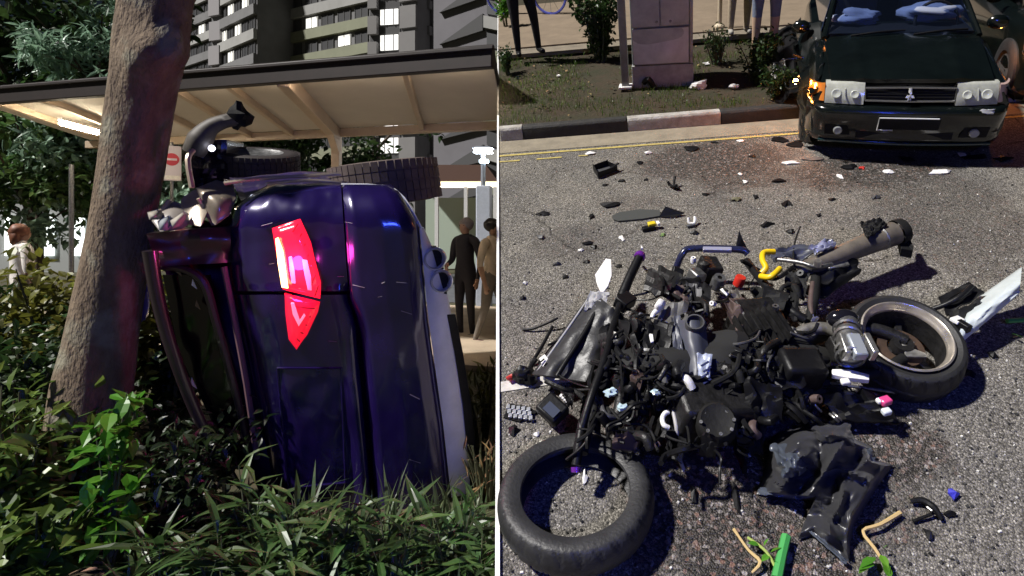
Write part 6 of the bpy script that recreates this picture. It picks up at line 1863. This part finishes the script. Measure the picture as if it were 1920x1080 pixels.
# ================================================================ TAIL SECTION AT THE RIGHT
def tail_unit():
    base = S(1830, 620)
    root = thing('torn_tail_panel', base, 'pale blue white tail panel with black plate holder at the right frame edge', 'debris')
    mpale = mat('pale_teal_panel', (.50, .55, .56), .4, var=.12, scale=6)
    def fn(s, t):
        a = V((1822, 566, 0)); b = V((1916, 500, 0)); c = V((1912, 548, 0)); d = V((1786, 654, 0))
        p = a.lerp(b, s).lerp(d.lerp(c, s), t)
        return S(p.x, p.y, .10 + .10 * s + .05 * math.sin(PI * t) * (1 - s * .3) + .008 * noise.noise(V((s * 6, t * 6, 0))))
    MB().grid(fn, 18, 14, skirt=-SN * .012).build('panel', mpale, root, angle=50)
    def sh(name, c4, amp, m, sd):
        a, b, c, d = [S(*q) for q in c4]
        MB().grid(lambda s, t: a.lerp(b, s).lerp(d.lerp(c, s), t) + SN * amp * noise.noise(V((s * 4, t * 4, sd))), 8, 8, skirt=-SN * .01).build(name, m, root, angle=30)
    sh('plate_holder', [(1760, 556, .14), (1816, 528, .18), (1846, 548, .17), (1776, 590, .12)], .02, M_black, 1)
    sh('plate_holder', [(1780, 586, .13), (1838, 560, .17), (1840, 600, .14), (1800, 640, .08)], .03, M_blackm, 2)
    MB().tube([S(1740, 582, .10), S(1770, 572, .14), S(1800, 556, .18), S(1822, 536, .20)], .012, 10, smooth_n=4).build('stay', M_black, root)
    MB().box(S(1795, 600, .16), (.03, .02, .008), rotax(.5, .2)).build('white_tab', M_white, root, bevel=.003)
    MB().box(S(1806, 612, .15), (.018, .03, .02), rotax(.4, .2)).build('connector', M_black, root, bevel=.004)
    MB().box(S(1828, 596, .16), (.01, .018, .006), rotax(.6, .2)).build('white_tab', M_white, root, bevel=.003)
    MB().tube([S(1790, 640, .08), S(1812, 630, .1), S(1834, 616, .12)], .005, 6).build('white_edge', M_white, root)
tail_unit()

# ================================================================ BLACK RAINCOAT
def raincoat():
    base = S(1540, 900)
    root = thing('raincoat', base, 'crumpled black raincoat on the road below the wreck', 'clothing')
    mk = mat('black_nylon', (.024, .024, .028), .36, var=.2, scale=5, sheen=.1)
    mb_ = mat('painted_sheen_nylon', (.06, .07, .09), .28, var=.2, scale=5)  # sheen of blue light put into the cloth colour of these patches
    def cloth(name, out, h0, amp, f, m, sd, par=root, n=26, bulge=0.0):
        a, b, c, d = out
        def fn(s, t):
            u = lerp(lerp(a[0], b[0], s), lerp(d[0], c[0], s), t); v = lerp(lerp(a[1], b[1], s), lerp(d[1], c[1], s), t)
            w1 = noise.noise(V((s * f, t * f * .6, sd))); w2 = noise.noise(V((s * f * 2.3, t * f * 1.2, sd + 4)))
            rid = 1 - abs(w1) * 1.4
            e = min(s, 1 - s, t, 1 - t); ed = min(1, e * 6)
            h = h0 + amp * (rid * .5 + .12 * w2) * (.35 + .65 * ed) + bulge * math.sin(PI * s) * math.sin(PI * t)
            k = 7 * (1 - ed)
            return S(u + k * noise.noise(V((s * 5, t * 5, sd + 8))), v + k * noise.noise(V((s * 5, t * 5, sd + 9))), max(.006, h))
        return MB().grid(fn, n, n).build(name, m, par, angle=60)
    out = [(1418, 926), (1432, 896), (1436, 858), (1440, 832), (1460, 812), (1500, 800), (1546, 793), (1588, 797), (1603, 822), (1634, 838), (1642, 862), (1676, 872), (1648, 908), (1622, 950), (1602, 985), (1594, 1020), (1592, 1054),
           (1566, 1030), (1524, 1002), (1496, 1012), (1504, 988), (1540, 972), (1560, 948), (1530, 938), (1478, 936)]
    cu, cv = 1552, 884
    o2 = []
    m_ = len(out)
    for i in range(m_):
        p0, p1, p2, p3 = [V((*out[(i + q) % m_], 0)) for q in (-1, 0, 1, 2)]
        for q in range(5):
            t = q / 5
            w_ = p1.lerp(p2, t)
            o2.append((w_.x, w_.y))
    n2 = len(o2); rings = 34
    mounds = [(1500, 845, 60, 50, .17), (1565, 840, 45, 55, .19), (1480, 905, 60, 30, .07), (1610, 920, 45, 70, .10), (1625, 870, 40, 26, .06), (1550, 1000, 40, 22, .06), (1540, 905, 50, 36, .08)]
    def height(u, v, e):
        h = .0
        for a, b, ra, rb, k in mounds: h = max(h, k * math.exp(-((u - a) / ra) ** 2 - ((v - b) / rb) ** 2) * 1.15)
        # long folds running from the collar down the sleeve, and sharp creases between them
        ph = (u * .62 + v * .34) * .075 + 1.6 * noise.noise(V((u * .014, v * .014, 3)))
        f1 = (1 - abs(math.sin(ph))) ** 1.5
        ph2 = (u * .25 - v * .8) * .05 + 2.0 * noise.noise(V((u * .018, v * .018, 8)))
        f2 = (1 - abs(math.sin(ph2))) ** 2
        f3 = 1 - abs(noise.noise(V((u * .045, v * .045, 5)))) * 2
        return .012 + (h * .8 + .055 * f1 + .040 * f2 + .012 * f3) * sstep(0, .16, e)
    mb = MB()
    for r in range(rings + 1):
        f = r / rings
        for (u, v) in o2:
            uu, vv = lerp(cu, u, f), lerp(cv, v, f)
            mb.v.append(S(uu, vv, height(uu, vv, 1 - f)))
    for r in range(rings):
        for j in range(n2):
            a = r * n2 + j; b = r * n2 + (j + 1) % n2
            mb.f.append((a, b, b + n2, a + n2))
    mb.build('coat', mk, root, angle=70)
    cloth('blue_sheen_patch', [(1444, 834), (1512, 826), (1516, 884), (1470, 898)], .145, .07, 4, mb_, 2, n=26, bulge=.05)
    cloth('collar', [(1524, 800), (1592, 795), (1604, 838), (1536, 830)], .16, .05, 3, mk, 31, n=20, bulge=.05)
    cloth('cuff_sheen', [(1516, 996), (1526, 998), (1590, 1050), (1586, 1058)], .03, .012, 2, mb_, 9, n=10)
    cloth('hem_sheen', [(1424, 914), (1500, 922), (1502, 934), (1420, 927)], .045, .02, 3, mb_, 5, n=14)
    cloth('sheen_flap', [(1602, 838), (1634, 840), (1640, 862), (1608, 866)], .05, .03, 3, mb_, 7, n=12, bulge=.02)
raincoat()
# ================================================================ DEBRIS ON THE ROAD
def debris():
    rg = random.Random(19)
    def lump(u, v, w, h, m, label, kind='debris_shard', az=None, group=None, th=.02):
        """an irregular torn plate: jagged outline with thickness and a bent wing"""
        c = S(u, v)
        z = (S(u, v) - EYE).y
        W = w / F * z * .5; H = h / F * z * .5 / .55
        n = 9; pts = []
        for i in range(n):
            a = 2 * PI * i / n; q = rg.uniform(.35, 1.15)
            pts.append(c + SR * math.cos(a) * W * q + SU * math.sin(a) * H * q + SN * (.006 + rg.uniform(0, th)))
        top = c + SN * (th * 1.5 + .01)
        mb = MB(); k = n
        mb.v = pts + [top + SR * W * .2] + [p - SN * .006 for p in pts]
        for i in range(n):
            j = (i + 1) % n
            mb.f.append((i, j, n)); mb.f.append((n + 1 + j, n + 1 + i, i)); mb.f.append((i, j, n + 1 + j))
        mb.f = [f for f in mb.f if len(set(f)) > 2]
        return mb.build(kind, m, None, angle=25, label=label, cat='debris', group=group)
    k = M_black; w = M_white; g = M_grey
    yel = mat('yellow_plastic', (.65, .50, .02), .45); red = mat('red_plastic', (.5, .04, .03), .4); blue = mat('blue_plastic', (.04, .04, .4), .4)
    # larger, well defined pieces
    # open tray
    r = thing('plastic_tray', S(1134, 320), 'black open plastic tray in the upper left of the road', 'debris')
    a, b, c, d = S(1112, 318, .01), S(1140, 310, .01), S(1158, 320, .01), S(1122, 334, .01)
    MB().prism([a, b, c, d], -SN * .008).build('floor', M_grey, r, smooth=False)
    for (p, q) in ((a, b), (b, c), (c, d), (d, a)):
        MB().prism([p, q, q + SN * .05, p + SN * .04], (q - p).cross(SN).normalized() * .006).build('side', M_black, r, smooth=False)
    MB().beam(S(1142, 318, .04), S(1160, 306, .06), .015, .01, up=SN).build('tongue', M_black, r)
    # long visor blade with an upturned end
    r = thing('visor_blade', S(1215, 402), 'long dark grey visor blade with an upturned black end', 'debris')
    MB().prism([S(u, v, .014) for u, v in ((1148, 404), (1160, 398), (1200, 392), (1236, 394), (1240, 404), (1204, 410), (1160, 414), (1150, 411))], -SN * .008).build('blade', mat('grey_visor', (.055, .058, .055), .5), r, smooth=False)
    MB().prism([S(1236, 406, .01), S(1248, 388, .06), S(1284, 400, .02), S(1262, 408, .01)], SU * .01).build('upturned_end', M_black, r, smooth=False)
    # yellow clip on a black base
    r = thing('yellow_clip', S(1218, 424), 'small black clip with a yellow top below the visor blade', 'debris')
    MB().box(S(1216, 428, .015), (.045, .02, .014), rotax(.2)).build('base', M_black, r, bevel=.005)
    MB().box(S(1222, 420, .035), (.026, .02, .012), rotax(.2)).build('top', yel, r, bevel=.005)
    MB().box(S(1234, 419, .035), (.010, .02, .012), rotax(.2)).build('end', w, r, bevel=.003)
    # u-shaped white clip
    r = thing('white_clip', S(1297, 416), 'white u shaped clip right of the yellow one', 'debris')
    MB().tube([S(1291, 408, .05), S(1292, 418, .02), S(1302, 418, .02), S(1303, 406, .05)], .010, 8, smooth_n=3).build('prong', w, r)
    MB().box(S(1296, 423, .012), (.03, .012, .008), rotax(.2)).build('base', M_grey, r, bevel=.003)
    # twisted bracket
    r = thing('twisted_bracket', S(1263, 346), 'twisted black bracket with two prongs in mid road', 'debris')
    for pts in (((1252, 340, .05), (1258, 348, .02), (1272, 354, .01)), ((1266, 330, .08), (1264, 346, .03), (1274, 354, .01)), ((1254, 346, .02), (1264, 350, .03), (1270, 346, .05))):
        MB().tube([S(*p) for p in pts], .010, 7, smooth_n=3).build('prong', M_black, r)
    # mirror stalk / indicator at the far left edge
    r = thing('broken_indicator', S(968, 706), 'black broken indicator with a red lens at the road edge left of the fairing', 'debris')
    MB().blob(S(982, 702, .04), (.05, .035, .04), rotax(.3), 14, 9, .3, 2).build('shell', M_black, r, angle=40)
    MB().blob(S(957, 708, .03), (.022, .016, .016), rotax(.6), 10, 7, .3, 3).build('lens', red, r, angle=40)
    MB().blob(S(997, 712, .03), (.03, .02, .03), rotax(.3), 10, 7, .3, 6).build('stub', M_black, r, angle=40)
    MB().tube([S(990, 696, .05), S(1000, 680, .05), S(1006, 672, .06)], .012, 8, smooth_n=3).build('stalk', M_black, r)
    # tiled reflector piece
    r = thing('reflector_panel', S(972, 775), 'silver grid patterned reflector piece left of the dash unit', 'debris')
    mt = mat('reflector_tile', (.42, .44, .47), .3, metal=.4, var=.15)
    MB().prism([S(u, v, .012) for u, v in ((944, 782), (956, 756), (990, 762), (1008, 772), (974, 790))], -SN * .008).build('backing', M_black, r, smooth=False)
    for i in range(5):
        for j in range(3):
            u = 953 + i * 9.5 + j * 2; v = 763 + j * 8 + i * 1.2
            if u > 996 and j == 2: continue
            MB().box(S(u, v, .020), (.0085, .011, .005), rotax(.05)).build('tile', mt, r, bevel=.0015)
    # plant bits at the bottom edge
    straw = mat('straw_stem', (.50, .36, .16), .7)
    def twig(name, label, pts, rad, m, leaves=()):
        r = thing(name, S(pts[0][0], pts[0][1]), label, 'twig')
        MB().tube([S(*p) for p in pts], rad, 7, smooth_n=3).build('stem', m, r)
        for (u, v, du, dv, sc) in leaves:
            p = S(u, v, .03); q = S(u + du, v + dv, .05)
            sh = leaf_shape((q - p).length, (q - p).length * .5, .2, .3); mb = MB(); put(mb, sh, p, q - p, rg.uniform(-.4, .4)); mb.build('leaf', LEAF_B, r, recalc=False, smooth=False)
        return r
    twig('dry_twig', 'bent straw coloured twig at the bottom edge left of the green stem', [(1376, 992, .02), (1384, 1004, .02), (1404, 1032, .02), (1426, 1054, .03), (1410, 1074, .02)], [.007, .005, .005, .007, .004], straw)
    twig('dry_twig', 'forked straw coloured twig in front of the raincoat cuff', [(1688, 962, .02), (1650, 984, .03), (1618, 996, .03), (1640, 1028, .03), (1658, 1056, .02)], [.009, .007, .006, .006, .005], straw, [(1642, 1045, -28, 14, 1), (1650, 1040, 16, 22, 1), (1655, 1052, 14, 20, 1), (1640, 1056, -30, 8, 1), (1660, 1060, 10, 24, 1), (1630, 1066, -22, 6, 1), (1655, 1030, 8, -10, 1)])
    twig('leafy_twig', 'small leafy green sprig at the bottom edge', [(1402, 1008, .02), (1430, 1028, .03), (1446, 1048, .03), (1462, 1084, .02)], .005, mat('green_stem', (.28, .36, .08), .6), [(1424, 1022, -22, -6, 1), (1432, 1024, 8, -16, 1), (1442, 1040, -14, 10, 1), (1444, 1036, 20, -12, 1), (1450, 1050, 12, 4, 1)])
    twig('green_stem', 'thick bright green stem at the bottom edge', [(1474, 1006, .03), (1466, 1040, .03), (1456, 1086, .03)], [.018, .017, .019], mat('bright_green_stem', (.05, .30, .07), .5))
    twig('green_stem', 'green stem poking in at the right frame edge', [(1888, 602, .05), (1920, 600, .05), (1950, 598, .05)], .012, mat('bright_green_stem', (0, 0, 0)))
    twig('fallen_leaf', 'light green leaf on the road at the right edge below the tail panel', [(1900, 632, .01), (1908, 630, .01)], .003, straw, [(1896, 626, 22, 4, 1)])
    # black bent rod with its highlight laid on as metal, blue chip at right
    r = thing('bent_lever', S(1745, 955), 'bent black lever with a painted highlight right of the raincoat', 'debris')
    MB().tube([S(1708, 940, .02), S(1730, 938, .03), (S(1752, 952, .03)), S(1766, 974, .015)], [.008, .012, .012, .007], 8, smooth_n=4).build('arm', M_black, r)
    MB().tube([S(1738, 950, .045), S(1748, 958, .044)], .004, 6).build('scratch', M_alu, r)  # bright sliver stands in for the highlight on the arm
    MB().tube([S(1752, 962, .02), S(1726, 972, .015), S(1712, 978, .01)], .006, 7).build('spur', M_black, r)
    items = [
        (1147, 385, 50, 16, k, 'flat black jagged shard left of the visor blade'), (1293, 281, 36, 18, k, 'black torn lump near the yellow line in mid road'),
        (1410, 294, 16, 8, k, 'small black scrap on the dark stain left of the white shards'), (1480, 307, 44, 12, w, 'white flat shard left of the sedan bumper'),
        (1768, 324, 54, 9, w, 'long white shard in front of the sedan plate'), (1666, 324, 20, 9, w, 'small white shard in front of the sedan, left of the long one'),
        (1616, 316, 16, 10, red, 'red chip in front of the sedan'), (1576, 332, 12, 12, w, 'white chip with blue shade below the sedan bumper corner'),
        (1590, 314, 40, 14, k, 'black scrap lying beside the red chip'), (1436, 422, 32, 12, k, 'oblong black scrap above the silencer'),
        (1458, 340, 36, 8, k, 'thin black splinter in mid road right of the bracket'), (1474, 382, 22, 16, k, 'black scrap with pale edge right of centre'),
        (1417, 370, 14, 10, k, 'small dark crumb left of the pale edged scrap'), (1166, 448, 16, 12, w, 'white chip left of the clips'),
        (1103, 458, 26, 8, k, 'thin dark sliver above the bar end'), (1114, 465, 14, 8, k, 'dark crumb below the thin sliver'),
        (1018, 402, 26, 12, k, 'dark crumb cluster at the left of the road'), (1015, 447, 34, 10, g, 'grey scuffed flake at the left of the road'),
        (1110, 408, 16, 12, k, 'small black three pointed scrap under the flat shard'), (1216, 288, 22, 8, w, 'pale flake near the gutter'),
        (1105, 289, 22, 8, w, 'pale flake beside the yellow line at the left'), (1200, 306, 18, 8, k, 'small dark flake between tray and gutter'),
        (1302, 438, 20, 8, k, 'little black flake above the dark blue bracket'), (1480, 436, 26, 7, k, 'short dark splinter left of the silencer cap'),
        (1788, 931, 26, 14, blue, 'blue plastic chip right of the bent lever'), (1780, 966, 22, 8, k, 'dark flake below the blue chip'),
        (1640, 1026, 14, 8, k, 'dark crumb between the twigs'), (1096, 896, 14, 26, w, 'white upright chip inside the loose tyre'),
        (1006, 816, 14, 8, w, 'small white chip above the loose tyre'), (964, 808, 22, 22, k, 'black lump under the reflector piece'),
        (1860, 668, 20, 12, k, 'dark crumb right of the rear wheel'), (1817, 702, 26, 14, k, 'dark pointed scrap below the rear wheel'),
        (1392, 868, 22, 44, k, 'upright dark strip on the wet patch'), (1300, 925, 20, 24, k, 'dark scrap on the wet patch'),
        (1380, 936, 16, 44, k, 'long dark strip left of the raincoat hem'), (1740, 1004, 20, 16, k, 'dark crumb at the lower right'),
        (1460, 262, 40, 22, k, 'heap of black plastic at the foot of the torn wing'), (1490, 270, 50, 20, k, 'black plastic heap beside the torn wing'),
        (1700, 300, 40, 16, k, 'black scrap under the middle of the sedan bumper'), (1830, 296, 50, 16, k, 'black scrap under the sedan right headlamp side'),
        (1880, 300, 40, 12, k, 'black scrap at the right below the sedan'), (1806, 292, 16, 14, w, 'white chip below the sedan right fog lamp'),
        (1525, 300, 60, 12, mat('brown_flat_sheet', (.13, .105, .09), .8), 'flat brown sheet in front of the sedan left corner'),
        (1340, 268, 16, 8, k, 'dark crumb on the gutter edge'), (1390, 265, 18, 6, w, 'pale crumb on the gutter near the orange glow'),
        (1700, 575, 10, 6, k, 'tiny dark crumb in the silencer shadow'), (980, 560, 20, 9, k, 'dark crumb left of the fairing panel'), (1060, 520, 16, 7, k, 'dark crumb above the fairing panel'),
        (1045, 497, 22, 7, g, 'greyish flake up left of the fairing'), (1100, 492, 18, 7, k, 'dark flake left of the handle grip'), (1090, 470, 12, 6, w, 'tiny white flake left of the handle grip'),
        (985, 532, 10, 6, w, 'tiny white flake far left of the fairing'), (1160, 500, 18, 7, k, 'dark flake right above the white fairing chip'), (1380, 376, 24, 9, mat('olive_chip', (.12, .11, .06), .7), 'olive brown chip cluster in mid road'),
        (1212, 338, 10, 7, k, 'small dark crumb below the tray'), (1165, 340, 16, 7, k, 'small dark crumb right below the tray tongue'), (1135, 348, 12, 6, k, 'tiny dark crumb under the tray'),
        (1397, 342, 10, 9, w, 'tiny white chip in mid road'), (1388, 328, 8, 7, w, 'tiniest white chip above the other in mid road'), (1322, 366, 18, 6, k, 'thin dark flake in mid road'),
        (1560, 375, 14, 7, k, 'dark crumb in mid road right'), (1535, 405, 12, 6, k, 'dark crumb above the silencer left'), (1640, 372, 26, 8, g, 'grey scuff flake on the right lane'), (1244, 442, 14, 6, mat('green_chip', (.12, .2, .05), .6), 'little green leaf scrap right of the yellow clip'),
    ]
    for (u, v, ww, hh, m, lb) in items:
        lump(u, v, ww, hh, m, lb, th=.005 if ww < 20 else .011)
    # uncounted grit
    mb = MB(); 
    for i in range(1500):
        u = rg.uniform(945, 1915); v = rg.uniform(280, 1078)
        if rg.random() > .5 + .5 * noise.noise(V((u * .01, v * .015, 0))): continue
        c = S(u, v, .003); r_ = rg.uniform(.002, .006)
        ax_ = rotax(rg.uniform(0, 3), rg.uniform(-.5, .5))
        mb.box(c, (r_ * rg.uniform(.7, 1.6), r_, r_ * .6), ax_, .7)
    mb.build('grit', mat('grit_dark', (.03, .03, .03), .7, island=.9), None, smooth=False, recalc=False, origin=S(1400, 600), label='fine dark plastic grit strewn over the road', cat='grit', kind='stuff')
    mb = MB()
    for i in range(330):
        u = rg.uniform(945, 1915); v = rg.uniform(280, 1078)
        c = S(u, v, .003); r_ = rg.uniform(.002, .005)
        mb.box(c, (r_ * rg.uniform(.7, 1.6), r_, r_ * .6), rotax(rg.uniform(0, 3)), .7)
    mb.build('glass_grit', mat('grit_pale', (.55, .54, .5), .4, island=.5), None, smooth=False, recalc=False, origin=S(1400, 600), label='pale glass crumbs strewn over the road', cat='grit', kind='stuff')
debris()
